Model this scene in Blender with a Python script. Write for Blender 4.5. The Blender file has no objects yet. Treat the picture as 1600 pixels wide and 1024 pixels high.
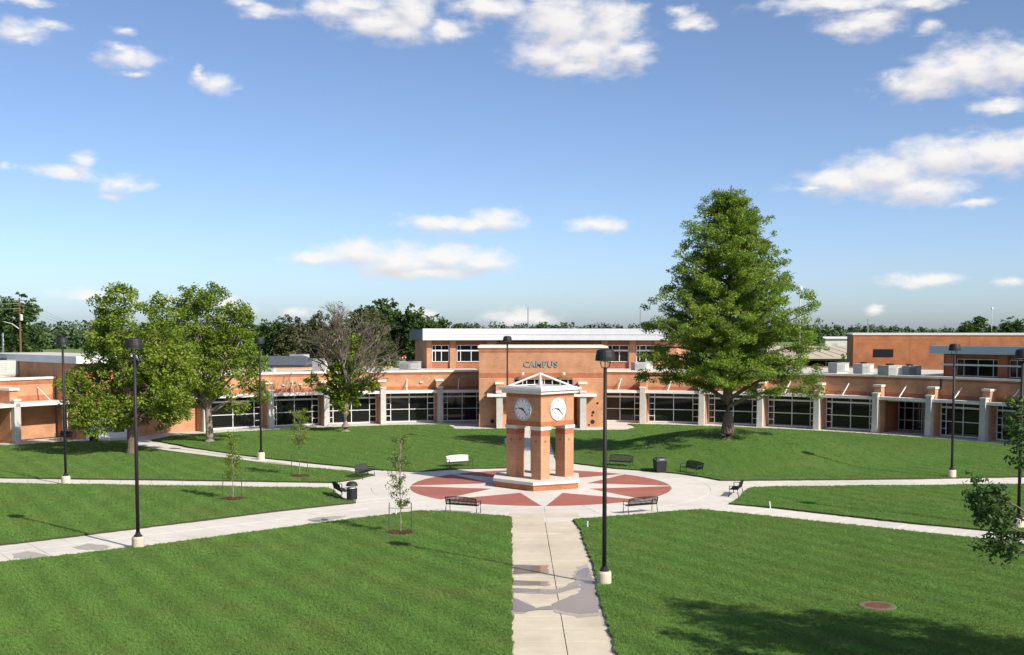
import bpy, bmesh, math, random
import numpy as np
from mathutils import Vector, Matrix, geometry

random.seed(7)
RNG = np.random.default_rng(11)
R = math.radians
SC = bpy.context.scene
COL = SC.collection

# ------------------------------------------------------------------ camera
F = 1780.0            # focal length in pixels of the 1600 px wide photograph
PITCH = R(3.5)
HOR = 514.0           # horizon row in the photograph
PPY = HOR + F * math.tan(PITCH)
CAMZ = 10.0
cam_d = bpy.data.cameras.new('camera')
cam = bpy.data.objects.new('camera', cam_d)
COL.objects.link(cam)
cam.location = (0, 0, CAMZ)
cam.rotation_euler = (R(90) - PITCH, 0, 0)
cam_d.sensor_width = 36.0
cam_d.lens = 36.0 * F / 1600.0
cam_d.shift_y = (PPY - 512.0) / 1600.0
cam_d.clip_start = 0.5
cam_d.clip_end = 20000
SC.camera = cam

# ------------------------------------------------------------------ sun, sky, exposure
SUN_AZ = math.atan2(0.74, -0.67)     # clockwise from +Y
SUN_EL = R(36.5)
sun_dir = Vector((math.sin(SUN_AZ) * math.cos(SUN_EL), math.cos(SUN_AZ) * math.cos(SUN_EL), math.sin(SUN_EL)))
sd = bpy.data.lights.new('sun', 'SUN')
sd.energy = 5.0
sd.angle = R(0.53)
sd.color = (1.0, 0.93, 0.82)
sun = bpy.data.objects.new('sun', sd)
COL.objects.link(sun)
sun.rotation_euler = sun_dir.to_track_quat('Z', 'Y').to_euler()
sun.location = (60, -60, 80)

SC.view_settings.view_transform = 'Standard'
SC.view_settings.look = 'None'
SC.view_settings.gamma = 1.0
SC.view_settings.exposure = 0.45
SC.view_settings.use_curve_mapping = False


def px_azel(px, py):
    x = (px - 800) / F
    y = -(py - PPY) / F
    d = Vector((x, math.cos(PITCH) + y * math.sin(PITCH), -math.sin(PITCH) + y * math.cos(PITCH))).normalized()
    return math.atan2(d.x, d.y), math.asin(d.z)


CLOUDS = [  # photo x, y, half width, half height of each puff
    (525, 16, 70, 20), (590, 35, 70, 26), (640, 22, 52, 42), (630, 48, 50, 22), (702, 46, 42, 16), (565, 6, 60, 14),
    (875, 35, 75, 60), (925, 80, 82, 42), (862, 85, 72, 30), (955, 40, 55, 50), (900, 105, 60, 18), (770, 10, 70, 22), (990, 85, 35, 24),
    (1068, 20, 26, 14), (1086, 36, 30, 14),
    (1310, 4, 120, 14), (1345, 38, 60, 22), (1312, 48, 26, 16), (1372, 26, 50, 14), (1453, 42, 26, 14), (1440, 4, 60, 12),
    (1440, 130, 62, 26), (1515, 102, 75, 40), (1580, 100, 75, 38), (1398, 120, 20, 20), (1470, 110, 55, 30), (1562, 163, 46, 12), (1650, 95, 60, 40),
    (1262, 296, 55, 10), (1320, 285, 75, 26), (1385, 272, 90, 36), (1445, 295, 80, 26), (1478, 245, 105, 34), (1565, 240, 80, 34), (1620, 235, 60, 38), (1520, 318, 40, 9),
    (500, 401, 60, 12), (555, 398, 62, 26), (625, 408, 90, 30), (700, 402, 74, 28), (755, 408, 58, 22), (560, 388, 36, 18), (670, 425, 110, 12),
    (690, 348, 72, 15), (775, 346, 50, 22), (740, 352, 60, 14),
    (935, 350, 52, 13), (965, 350, 26, 13),
    (205, 92, 56, 18), (185, 80, 36, 12), (212, 115, 40, 8), (335, 134, 44, 20), (310, 118, 14, 22),
    (105, 270, 68, 12), (134, 252, 28, 18), (196, 288, 48, 17), (178, 306, 28, 8), (5, 262, 20, 10),
    (30, 48, 50, 20), (75, 36, 50, 10), (48, 62, 22, 12), (412, 20, 50, 14), (380, 6, 34, 10), (195, 48, 26, 10),
    (140, 460, 64, 12), (360, 480, 44, 18), (470, 487, 40, 10), (655, 493, 36, 13), (815, 497, 62, 15), (262, 470, 30, 9),
    (1440, 438, 62, 13), (1365, 484, 30, 11), (1585, 440, 34, 10), (40, 2, 60, 8),
    (-120, 90, 90, 30), (-200, 300, 110, 26), (1780, 380, 120, 24), (1850, 180, 120, 50), 
]


def build_world():
    w = bpy.data.worlds.new('World')
    SC.world = w
    w.use_nodes = True
    nt = w.node_tree
    N, L = nt.nodes, nt.links
    N.clear()
    out = N.new('ShaderNodeOutputWorld')
    sky = N.new('ShaderNodeTexSky')
    sky.sky_type = 'NISHITA'
    sky.sun_disc = False
    sky.sun_elevation = SUN_EL
    sky.sun_rotation = SUN_AZ
    sky.altitude = 250
    sky.air_density = 0.6
    sky.dust_density = 1.15
    sky.ozone_density = 1.8
    blobs = []
    for i, (cx, cy, rx, ry) in enumerate(CLOUDS):
        a, e = px_azel(cx, cy)
        thin = .30 if (rx < 30 or ry < 12) else (.16 if cx < 460 else .0)      # small puffs are thin veils
        blobs.append((a, e, rx / F, ry / F, thin))

    def field_group(sel, name):
        """distance to the nearest puff, over (azimuth, elevation)"""
        g = bpy.data.node_groups.new(name, 'ShaderNodeTree')
        g.interface.new_socket('P', in_out='INPUT', socket_type='NodeSocketVector')
        g.interface.new_socket('Field', in_out='OUTPUT', socket_type='NodeSocketFloat')
        gi = g.nodes.new('NodeGroupInput')
        go = g.nodes.new('NodeGroupOutput')
        last = None
        for (a, e, ra, re, thin) in sel:
            m = g.nodes.new('ShaderNodeVectorMath'); m.operation = 'MULTIPLY_ADD'
            g.links.new(gi.outputs[0], m.inputs[0])
            m.inputs[1].default_value = (1 / ra, 1 / re, 0)
            m.inputs[2].default_value = (-a / ra, -e / re, 0)
            d = g.nodes.new('ShaderNodeVectorMath'); d.operation = 'LENGTH'
            g.links.new(m.outputs[0], d.inputs[0])
            val = d.outputs['Value']
            if thin:
                ad = g.nodes.new('ShaderNodeMath'); ad.operation = 'ADD'; ad.inputs[1].default_value = thin
                g.links.new(val, ad.inputs[0]); val = ad.outputs[0]
            if last is None:
                last = val
            else:
                mn = g.nodes.new('ShaderNodeMath'); mn.operation = 'SMOOTH_MIN'
                mn.inputs[2].default_value = 0.25
                g.links.new(last, mn.inputs[0]); g.links.new(val, mn.inputs[1])
                last = mn.outputs[0]
        g.links.new(last, go.inputs[0])
        return g

    geo = N.new('ShaderNodeTexCoord')
    sep = N.new('ShaderNodeSeparateXYZ')
    L.new(geo.outputs['Generated'], sep.inputs[0])
    az = N.new('ShaderNodeMath'); az.operation = 'ARCTAN2'
    L.new(sep.outputs[0], az.inputs[0]); L.new(sep.outputs[1], az.inputs[1])
    el = N.new('ShaderNodeMath'); el.operation = 'ARCSINE'
    L.new(sep.outputs[2], el.inputs[0])
    cmb = N.new('ShaderNodeCombineXYZ')
    L.new(az.outputs[0], cmb.inputs[0]); L.new(el.outputs[0], cmb.inputs[1])
    st = N.new('ShaderNodeVectorMath'); st.operation = 'MULTIPLY'
    st.inputs[1].default_value = (1, 1.9, 1)
    L.new(cmb.outputs[0], st.inputs[0])
    # distort outline
    n1 = N.new('ShaderNodeTexNoise'); n1.inputs['Scale'].default_value = 26; n1.inputs['Detail'].default_value = 7
    n1.inputs['Roughness'].default_value = .62
    L.new(st.outputs[0], n1.inputs['Vector'])
    sb = N.new('ShaderNodeVectorMath'); sb.operation = 'SUBTRACT'; sb.inputs[1].default_value = (.5, .5, .5)
    L.new(n1.outputs['Color'], sb.inputs[0])
    ml = N.new('ShaderNodeVectorMath'); ml.operation = 'MULTIPLY'; ml.inputs[1].default_value = (.040, .016, 0)
    L.new(sb.outputs[0], ml.inputs[0])
    p = N.new('ShaderNodeVectorMath'); p.operation = 'ADD'
    L.new(cmb.outputs[0], p.inputs[0]); L.new(ml.outputs[0], p.inputs[1])
    up = N.new('ShaderNodeVectorMath'); up.operation = 'ADD'; up.inputs[1].default_value = (0.006, .009, 0)
    L.new(p.outputs[0], up.inputs[0])
    n2 = N.new('ShaderNodeTexNoise'); n2.inputs['Scale'].default_value = 60; n2.inputs['Detail'].default_value = 6
    L.new(st.outputs[0], n2.inputs['Vector'])
    wn = N.new('ShaderNodeMath'); wn.operation = 'MULTIPLY_ADD'; wn.inputs[1].default_value = 1.3; wn.inputs[2].default_value = -.65
    L.new(n2.outputs['Fac'], wn.inputs[0])

    STR = 0.12
    tint = N.new('ShaderNodeVectorMath'); tint.operation = 'MULTIPLY'; tint.inputs[1].default_value = (1.0, 1.015, 1.04)
    L.new(sky.outputs[0], tint.inputs[0])

    def background(color):
        bgn = N.new('ShaderNodeBackground'); bgn.inputs['Strength'].default_value = STR
        L.new(color, bgn.inputs['Color'])
        return bgn.outputs[0]

    clear = background(tint.outputs[0])

    def cloud_over_sky(dens, light):
        cc = N.new('ShaderNodeMix'); cc.data_type = 'RGBA'
        cc.inputs[6].default_value = (4.5, 4.3, 4.45, 1)
        cc.inputs[7].default_value = (6.0, 5.85, 5.7, 1)
        L.new(light, cc.inputs[0])
        mx = N.new('ShaderNodeMix'); mx.data_type = 'RGBA'
        L.new(dens, mx.inputs[0]); L.new(tint.outputs[0], mx.inputs[6]); L.new(cc.outputs[2], mx.inputs[7])
        return background(mx.outputs[2])

    def cell(a0, a1, e0, e1, name):
        sel = [q for q in blobs if q[0] + 1.75 * q[2] + .03 > a0 and q[0] - 1.75 * q[2] - .03 < a1 and q[1] + 1.75 * q[3] + .02 > e0 and q[1] - 1.75 * q[3] - .02 < e1]
        if not sel:
            return clear
        g = field_group(sel, name)
        f1 = N.new('ShaderNodeGroup'); f1.node_tree = g
        L.new(p.outputs[0], f1.inputs[0])
        f2 = N.new('ShaderNodeGroup'); f2.node_tree = g
        L.new(up.outputs[0], f2.inputs[0])
        add = N.new('ShaderNodeMath'); add.operation = 'ADD'
        L.new(f1.outputs[0], add.inputs[0]); L.new(wn.outputs[0], add.inputs[1])
        mr = N.new('ShaderNodeMapRange'); mr.interpolation_type = 'SMOOTHSTEP'
        mr.inputs['From Min'].default_value = 1.25; mr.inputs['From Max'].default_value = .12
        mr.inputs['To Min'].default_value = 0; mr.inputs['To Max'].default_value = .95
        L.new(add.outputs[0], mr.inputs['Value'])
        # sunlit upper side, greyer base
        sh = N.new('ShaderNodeMath'); sh.operation = 'SUBTRACT'
        L.new(f2.outputs[0], sh.inputs[0]); L.new(f1.outputs[0], sh.inputs[1])
        mr2 = N.new('ShaderNodeMapRange'); mr2.inputs['From Min'].default_value = -.55; mr2.inputs['From Max'].default_value = .35
        L.new(sh.outputs[0], mr2.inputs['Value'])
        return cloud_over_sky(mr.outputs[0], mr2.outputs[0])

    def select(val, thr, lo, hi):
        if lo is hi:
            return lo
        gt = N.new('ShaderNodeMath'); gt.operation = 'GREATER_THAN'; gt.inputs[1].default_value = thr
        L.new(val, gt.inputs[0])
        ms = N.new('ShaderNodeMixShader')
        L.new(gt.outputs[0], ms.inputs[0]); L.new(lo, ms.inputs[1]); L.new(hi, ms.inputs[2])
        return ms.outputs[0]

    A_MAX, E_MAX, NA, NE = .60, .32, 12, 5
    da, de = 2 * A_MAX / NA, E_MAX / NE

    def tree_e(ia, lo, hi):
        if hi - lo == 1:
            return cell(-A_MAX + ia * da, -A_MAX + (ia + 1) * da, lo * de, (lo + 1) * de, 'cloud_field')
        mid = (lo + hi) // 2
        return select(el.outputs[0], mid * de, tree_e(ia, lo, mid), tree_e(ia, mid, hi))

    def tree_a(lo, hi):
        if hi - lo == 1:
            return tree_e(lo, 0, NE)
        mid = (lo + hi) // 2
        return select(az.outputs[0], -A_MAX + mid * da, tree_a(lo, mid), tree_a(mid, hi))

    front = tree_a(0, NA)
    # everywhere else: the same scattered fair-weather cloud, from noise
    n3 = N.new('ShaderNodeTexNoise'); n3.inputs['Scale'].default_value = 5.5; n3.inputs['Detail'].default_value = 7
    st3 = N.new('ShaderNodeVectorMath'); st3.operation = 'MULTIPLY'; st3.inputs[1].default_value = (1, 2.6, 1)
    L.new(cmb.outputs[0], st3.inputs[0])
    L.new(st3.outputs[0], n3.inputs['Vector'])
    d3 = N.new('ShaderNodeMapRange'); d3.interpolation_type = 'SMOOTHSTEP'
    d3.inputs['From Min'].default_value = .58; d3.inputs['From Max'].default_value = .70; d3.inputs['To Max'].default_value = .9
    L.new(n3.outputs['Fac'], d3.inputs['Value'])
    rest = cloud_over_sky(d3.outputs[0], n2.outputs['Fac'])
    ab = N.new('ShaderNodeMath'); ab.operation = 'ABSOLUTE'; L.new(az.outputs[0], ab.inputs[0])
    t = select(ab.outputs[0], A_MAX, front, rest)
    t = select(el.outputs[0], E_MAX, t, rest)
    t = select(el.outputs[0], 0.0, clear, t)
    L.new(t, out.inputs[0])


build_world()
SC.world.cycles.sampling_method = 'MANUAL'
SC.world.cycles.sample_map_resolution = 256


def G(px, py, z=0.0):
    """point on the horizontal plane z seen at photo pixel (px, py)"""
    x = (px - 800) / F
    y = -(py - PPY) / F
    dy = math.cos(PITCH) + y * math.sin(PITCH)
    dz = -math.sin(PITCH) + y * math.cos(PITCH)
    t = (z - CAMZ) / dz
    return Vector((x * t, dy * t, z))


CX, CY = 1.8, 72.2       # plaza centre
BX, BY = 1.8, 72.0       # centre of the building's arc


def P(deg, r, z=0.0):
    return Vector((BX + r * math.sin(R(deg)), BY + r * math.cos(R(deg)), z))


def mound(x, y):
    d = ((x - 18.0) / 15.5) ** 2 + ((y - 90.0) / 12.5) ** 2
    h = 1.95 * (1 - d) ** 2 if d < 1 else 0.0
    d2 = ((x + 20) / 13.0) ** 2 + ((y - 101) / 9.0) ** 2
    if d2 < 1:
        h += 0.35 * (1 - d2) ** 2
    return h


def GM(px, py):
    """point on the lawn, mound included"""
    a = G(px, py, 0)
    d = (a - Vector((0, 0, CAMZ)))
    for i in range(1200):
        t = .55 + .45 * i / 1200 * 1.0
        p = Vector((0, 0, CAMZ)) + d * t
        if p.z <= .085 + mound(p.x, p.y):
            return p
    return G(px, py, .085)


# ------------------------------------------------------------------ materials
MATS = {}


def nodes_of(name):
    m = bpy.data.materials.new(name)
    m.use_nodes = True
    nt = m.node_tree
    return m, nt, nt.nodes, nt.links, nt.nodes['Principled BSDF']


def mat(name, c1, c2=None, rough=.7, scale=3.0, metal=0.0, bump=0.0, bscale=40.0, detail=5, spec=.5, c3=None, scale3=.3):
    if name in MATS:
        return MATS[name]
    m, nt, N, L, b = nodes_of(name)
    b.inputs['Roughness'].default_value = rough
    b.inputs['Metallic'].default_value = metal
    b.inputs['Specular IOR Level'].default_value = spec
    b.inputs['Base Color'].default_value = (*c1, 1)
    tc = N.new('ShaderNodeNewGeometry')
    if c2:
        n = N.new('ShaderNodeTexNoise'); n.inputs['Scale'].default_value = scale; n.inputs['Detail'].default_value = detail
        n.inputs['Roughness'].default_value = .65
        L.new(tc.outputs['Position'], n.inputs['Vector'])
        mr = N.new('ShaderNodeMapRange'); mr.inputs[1].default_value = .3; mr.inputs[2].default_value = .7
        L.new(n.outputs['Fac'], mr.inputs[0])
        mx = N.new('ShaderNodeMix'); mx.data_type = 'RGBA'
        mx.inputs[6].default_value = (*c1, 1); mx.inputs[7].default_value = (*c2, 1)
        L.new(mr.outputs[0], mx.inputs[0])
        o = mx.outputs[2]
        if c3:
            n3 = N.new('ShaderNodeTexNoise'); n3.inputs['Scale'].default_value = scale3; n3.inputs['Detail'].default_value = 4
            L.new(tc.outputs['Position'], n3.inputs['Vector'])
            m3 = N.new('ShaderNodeMapRange'); m3.inputs[1].default_value = .48; m3.inputs[2].default_value = .75
            L.new(n3.outputs['Fac'], m3.inputs[0])
            mx3 = N.new('ShaderNodeMix'); mx3.data_type = 'RGBA'
            L.new(m3.outputs[0], mx3.inputs[0]); L.new(o, mx3.inputs[6]); mx3.inputs[7].default_value = (*c3, 1)
            o = mx3.outputs[2]
        L.new(o, b.inputs['Base Color'])
    if bump:
        nb = N.new('ShaderNodeTexNoise'); nb.inputs['Scale'].default_value = bscale; nb.inputs['Detail'].default_value = 4
        L.new(tc.outputs['Position'], nb.inputs['Vector'])
        bp = N.new('ShaderNodeBump'); bp.inputs['Strength'].default_value = bump; bp.inputs['Distance'].default_value = .05
        L.new(nb.outputs['Fac'], bp.inputs['Height']); L.new(bp.outputs[0], b.inputs['Normal'])
    MATS[name] = m
    return m


def brick_mat(name, c1, c2, mortar):
    """brick courses at real size, wrapped on any vertical wall"""
    m, nt, N, L, b = nodes_of(name)
    b.inputs['Roughness'].default_value = .85
    b.inputs['Specular IOR Level'].default_value = .2
    ge = N.new('ShaderNodeNewGeometry')
    sp = N.new('ShaderNodeSeparateXYZ'); L.new(ge.outputs['Position'], sp.inputs[0])
    sn = N.new('ShaderNodeSeparateXYZ'); L.new(ge.outputs['True Normal'], sn.inputs[0])
    # run along the wall: x*ny - y*nx
    a = N.new('ShaderNodeMath'); a.operation = 'MULTIPLY'; L.new(sp.outputs[0], a.inputs[0]); L.new(sn.outputs[1], a.inputs[1])
    c = N.new('ShaderNodeMath'); c.operation = 'MULTIPLY'; L.new(sp.outputs[1], c.inputs[0]); L.new(sn.outputs[0], c.inputs[1])
    s = N.new('ShaderNodeMath'); s.operation = 'SUBTRACT'; L.new(a.outputs[0], s.inputs[0]); L.new(c.outputs[0], s.inputs[1])
    cb = N.new('ShaderNodeCombineXYZ'); L.new(s.outputs[0], cb.inputs[0]); L.new(sp.outputs[2], cb.inputs[1])
    bt = N.new('ShaderNodeTexBrick')
    bt.inputs['Scale'].default_value = 1
    bt.inputs['Brick Width'].default_value = .30; bt.inputs['Row Height'].default_value = .10
    bt.inputs['Mortar Size'].default_value = .010; bt.inputs['Mortar Smooth'].default_value = .3
    bt.inputs['Color1'].default_value = (*c1, 1); bt.inputs['Color2'].default_value = (*c2, 1)
    bt.inputs['Mortar'].default_value = (*mortar, 1)
    L.new(cb.outputs[0], bt.inputs['Vector'])
    n = N.new('ShaderNodeTexNoise'); n.inputs['Scale'].default_value = .9; n.inputs['Detail'].default_value = 6
    L.new(ge.outputs['Position'], n.inputs['Vector'])
    mr = N.new('ShaderNodeMapRange'); mr.inputs[1].default_value = .3; mr.inputs[2].default_value = .7
    mr.inputs[3].default_value = .80; mr.inputs[4].default_value = 1.12
    L.new(n.outputs['Fac'], mr.inputs[0])
    vm = N.new('ShaderNodeVectorMath'); vm.operation = 'SCALE'
    L.new(bt.outputs['Color'], vm.inputs[0]); L.new(mr.outputs[0], vm.inputs['Scale'])
    L.new(vm.outputs[0], b.inputs['Base Color'])
    bp = N.new('ShaderNodeBump'); bp.inputs['Strength'].default_value = .4; bp.inputs['Distance'].default_value = .01
    bp.invert = True
    L.new(bt.outputs['Fac'], bp.inputs['Height']); L.new(bp.outputs[0], b.inputs['Normal'])
    MATS[name] = m
    return m


def grass_mat(name, ca, cb, cc, stripes=True):
    m, nt, N, L, b = nodes_of(name)
    b.inputs['Roughness'].default_value = .9
    b.inputs['Specular IOR Level'].default_value = .15
    ge = N.new('ShaderNodeNewGeometry')

    def noise(s, d=5, vec=None, rgh=.6):
        n = N.new('ShaderNodeTexNoise'); n.inputs['Scale'].default_value = s; n.inputs['Detail'].default_value = d
        n.inputs['Roughness'].default_value = rgh
        L.new(vec or ge.outputs['Position'], n.inputs['Vector'])
        return n.outputs['Fac']

    def rng(v, a, bb, c=0., d=1.):
        r_ = N.new('ShaderNodeMapRange'); r_.inputs[1].default_value = a; r_.inputs[2].default_value = bb
        r_.inputs[3].default_value = c; r_.inputs[4].default_value = d
        L.new(v, r_.inputs[0]); return r_.outputs[0]

    def mix(f, x, y):
        q = N.new('ShaderNodeMix'); q.data_type = 'RGBA'
        L.new(f, q.inputs[0])
        for i, v in ((6, x), (7, y)):
            if isinstance(v, tuple):
                q.inputs[i].default_value = (*v, 1)
            else:
                L.new(v, q.inputs[i])
        return q.outputs[2]
    fine = rng(noise(14, 6, rgh=.75), .3, .7)
    col = mix(fine, ca, cb)
    big = rng(noise(.16, 5), .42, .72)
    col = mix(big, col, cc)
    # dry patches
    dry = rng(noise(.23, 6, rgh=.7), .60, .78, 0, .55)
    col = mix(dry, col, (.155, .125, .045))
    # mower passes: soft stretched streaks
    if stripes:
        mp = N.new('ShaderNodeMapping'); mp.inputs['Rotation'].default_value = (0, 0, R(38)); mp.inputs['Scale'].default_value = (1.5, .06, 1)
        L.new(ge.outputs['Position'], mp.inputs[0])
        stv = rng(noise(.9, 3, mp.outputs[0]), .35, .65, .93, 1.07)
        vm = N.new('ShaderNodeVectorMath'); vm.operation = 'SCALE'
        L.new(col, vm.inputs[0]); L.new(stv, vm.inputs['Scale']); col = vm.outputs[0]
    L.new(col, b.inputs['Base Color'])
    bp = N.new('ShaderNodeBump'); bp.inputs['Strength'].default_value = .9; bp.inputs['Distance'].default_value = .05
    L.new(noise(22, 6, rgh=.8), bp.inputs['Height']); L.new(bp.outputs[0], b.inputs['Normal'])
    MATS[name] = m
    return m


def leaf_mat(name, dark, mid, light, trans=.28):
    m, nt, N, L, b = nodes_of(name)
    at = N.new('ShaderNodeAttribute'); at.attribute_name = 'tint'
    cr = N.new('ShaderNodeValToRGB')
    e = cr.color_ramp.elements
    e[0].position = 0; e[0].color = (*dark, 1)
    e[1].position = 1; e[1].color = (*light, 1)
    q = e.new(.5); q.color = (*mid, 1)
    L.new(at.outputs['Fac'], cr.inputs[0])
    L.new(cr.outputs[0], b.inputs['Base Color'])
    b.inputs['Roughness'].default_value = .6
    b.inputs['Specular IOR Level'].default_value = .3
    tr = N.new('ShaderNodeBsdfTranslucent')
    L.new(cr.outputs[0], tr.inputs['Color'])
    ms = N.new('ShaderNodeMixShader'); ms.inputs[0].default_value = trans
    L.new(b.outputs[0], ms.inputs[1]); L.new(tr.outputs[0], ms.inputs[2])
    L.new(ms.outputs[0], N['Material Output'].inputs['Surface'])
    MATS[name] = m
    return m


BRICK = brick_mat('brick_orange', (.50, .25, .138), (.44, .21, .112), (.47, .295, .19))
BRICK_R = brick_mat('brick_red', (.40, .135, .065), (.34, .115, .058), (.38, .19, .11))
BRICK_G = brick_mat('brick_gym', (.40, .155, .068), (.35, .135, .060), (.38, .19, .10))
MORTAR = mat('pale_brick', (.56, .33, .20), (.50, .29, .17), .85, 3)
COPING = mat('coping', (.72, .68, .60), (.62, .58, .50), .75, 4)
WHITE = mat('white_metal', (.70, .70, .69), (.62, .62, .62), .45, 2)
FASCIA = mat('fascia', (.66, .68, .71), (.60, .62, .66), .45, .8)
FASCIA_B = mat('fascia_blue', (.42, .50, .56), (.37, .45, .52), .45, .8)
ALU = mat('aluminium', (.62, .62, .60), (.55, .55, .54), .4, 3)
CONC = mat('concrete', (.60, .565, .50), (.52, .485, .42), .85, 2.2, bump=.15, bscale=30, c3=(.44, .41, .36), scale3=.35)
CONC_W = mat('concrete_white', (.63, .59, .525), (.55, .515, .455), .85, 1.6, bump=.12, bscale=30, c3=(.49, .46, .41), scale3=.25)
CONC_T = mat('concrete_tan', (.58, .51, .39), (.50, .44, .33), .85, 1.8, bump=.15, bscale=30, c3=(.42, .36, .27), scale3=.3)
CONC_P = mat('concrete_pier', (.50, .48, .44), (.40, .385, .36), .85, 2.5, bump=.1)
BED = mat('joint_bed', (.10, .085, .06), (.14, .12, .08), .95, 3)
REDP = mat('red_paving', (.335, .105, .075), (.285, .085, .06), .85, 5, c3=(.37, .13, .09), scale3=.6)
ROOF = mat('roof_membrane', (.55, .52, .46), (.48, .45, .40), .8, .8, c3=(.40, .38, .35), scale3=.2)
ROOFD = mat('roof_dark', (.07, .08, .10), (.09, .10, .12), .7, 1)
BLACK = mat('black_paint', (.014, .014, .016), (.020, .019, .022), .55, 5, spec=.3)
BRONZE = mat('bronze_paint', (.016, .013, .016), (.024, .019, .022), .55, 5, spec=.3)
GLASS = mat('dark_glass', (.010, .010, .011), None, .05, spec=.42)
LENS = mat('lamp_lens', (.45, .45, .38), None, .15)
DARK = mat('dark_void', (.012, .011, .011), None, .9)
CLOCKW = mat('clock_white', (.70, .70, .69), None, .5)
STEEL = mat('sign_steel', (.26, .25, .25), (.32, .31, .31), .45, 6, metal=.3)
GREYM = mat('unit_grey', (.36, .38, .37), (.30, .32, .31), .6, 3)
UNITW = mat('unit_white', (.50, .50, .46), (.42, .42, .39), .6, 3)
BARK = mat('bark', (.16, .115, .080), (.095, .068, .05), .95, 7, bump=.8, bscale=14)
TWIG = mat('twig_bark', (.15, .12, .095), (.10, .08, .065), .95, 5)
BARKG = mat('bark_grey', (.27, .225, .18), (.18, .15, .12), .95, 5, bump=.5, bscale=14)
WOODP = mat('pole_wood', (.16, .085, .05), (.11, .06, .04), .9, 4)
STAKE = mat('stake_green', (.05, .06, .04), (.08, .085, .06), .8, 4)
MULCH = mat('mulch', (.085, .032, .018), (.05, .02, .012), .95, 9, bump=.9, bscale=20)
RED = mat('machine_red', (.42, .045, .04), (.36, .04, .035), .5, 2)
RUBBER = mat('rubber', (.02, .02, .02), None, .8)
TANROOF = mat('tan_roof', (.50, .43, .31), (.44, .38, .28), .6, .7)
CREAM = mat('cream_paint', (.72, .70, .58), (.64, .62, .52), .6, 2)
LAWN = grass_mat('lawn_grass', (.048, .108, .018), (.082, .165, .030), (.095, .155, .032))
FIELD = grass_mat('field_grass', (.10, .17, .05), (.15, .22, .07), (.17, .20, .07), False)
BLADE = leaf_mat('grass_blade', (.098, .195, .038), (.152, .282, .058), (.22, .335, .085), .38)
LEAF_A = leaf_mat('leaf_yellowgreen', (.085, .150, .014), (.185, .270, .028), (.29, .36, .055), .45)
LEAF_C = leaf_mat('leaf_cypress', (.095, .170, .020), (.195, .295, .036), (.30, .39, .060), .48)
LEAF_D = leaf_mat('leaf_dark', (.030, .066, .018), (.062, .118, .026), (.105, .17, .038), .3)
LEAF_Y = leaf_mat('leaf_young', (.07, .12, .022), (.12, .19, .04), (.20, .27, .07), .35)
LEAF_F = leaf_mat('leaf_far', (.040, .075, .036), (.075, .120, .050), (.105, .16, .062), .15)
LEAF_O = leaf_mat('leaf_olive', (.050, .062, .022), (.085, .095, .038), (.13, .13, .06), .2)


def vary_blades():
    nt = BLADE.node_tree; N, L = nt.nodes, nt.links
    cr = [n for n in N if n.type == 'VALTORGB'][0]
    ge = N.new('ShaderNodeNewGeometry')
    n1 = N.new('ShaderNodeTexNoise'); n1.inputs['Scale'].default_value = .22; n1.inputs['Detail'].default_value = 6; n1.inputs['Roughness'].default_value = .68
    L.new(ge.outputs['Position'], n1.inputs['Vector'])
    m1 = N.new('ShaderNodeMapRange'); m1.inputs[1].default_value = .49; m1.inputs[2].default_value = .76; m1.inputs[4].default_value = .55
    L.new(n1.outputs['Fac'], m1.inputs[0])
    x1 = N.new('ShaderNodeMix'); x1.data_type = 'RGBA'; x1.inputs[7].default_value = (.25, .225, .075, 1)
    L.new(m1.outputs[0], x1.inputs[0]); L.new(cr.outputs[0], x1.inputs[6])
    n2 = N.new('ShaderNodeTexNoise'); n2.inputs['Scale'].default_value = .55; n2.inputs['Detail'].default_value = 5
    mp = N.new('ShaderNodeMapping'); mp.inputs['Rotation'].default_value = (0, 0, R(38)); mp.inputs['Scale'].default_value = (1.4, .35, 1)
    L.new(ge.outputs['Position'], mp.inputs[0]); L.new(mp.outputs[0], n2.inputs['Vector'])
    m2 = N.new('ShaderNodeMapRange'); m2.inputs[1].default_value = .3; m2.inputs[2].default_value = .7; m2.inputs[3].default_value = .90; m2.inputs[4].default_value = 1.10
    L.new(n2.outputs['Fac'], m2.inputs[0])
    wv = N.new('ShaderNodeTexWave'); wv.inputs['Scale'].default_value = .20; wv.inputs['Distortion'].default_value = 2.2
    wv.inputs['Detail'].default_value = 2; wv.inputs['Detail Scale'].default_value = .25
    mp2 = N.new('ShaderNodeMapping'); mp2.inputs['Rotation'].default_value = (0, 0, R(-32))
    L.new(ge.outputs['Position'], mp2.inputs[0]); L.new(mp2.outputs[0], wv.inputs['Vector'])
    m3 = N.new('ShaderNodeMapRange'); m3.inputs[3].default_value = .90; m3.inputs[4].default_value = 1.10
    L.new(wv.outputs['Fac'], m3.inputs[0])
    mm = N.new('ShaderNodeMath'); mm.operation = 'MULTIPLY'
    L.new(m2.outputs[0], mm.inputs[0]); L.new(m3.outputs[0], mm.inputs[1])
    sc = N.new('ShaderNodeVectorMath'); sc.operation = 'SCALE'
    L.new(x1.outputs[2], sc.inputs[0]); L.new(mm.outputs[0], sc.inputs['Scale'])
    for l in list(cr.outputs[0].links):
        if l.to_node.type in ('BSDF_PRINCIPLED', 'BSDF_TRANSLUCENT'):
            L.new(sc.outputs[0], l.to_socket)


vary_blades()


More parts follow.
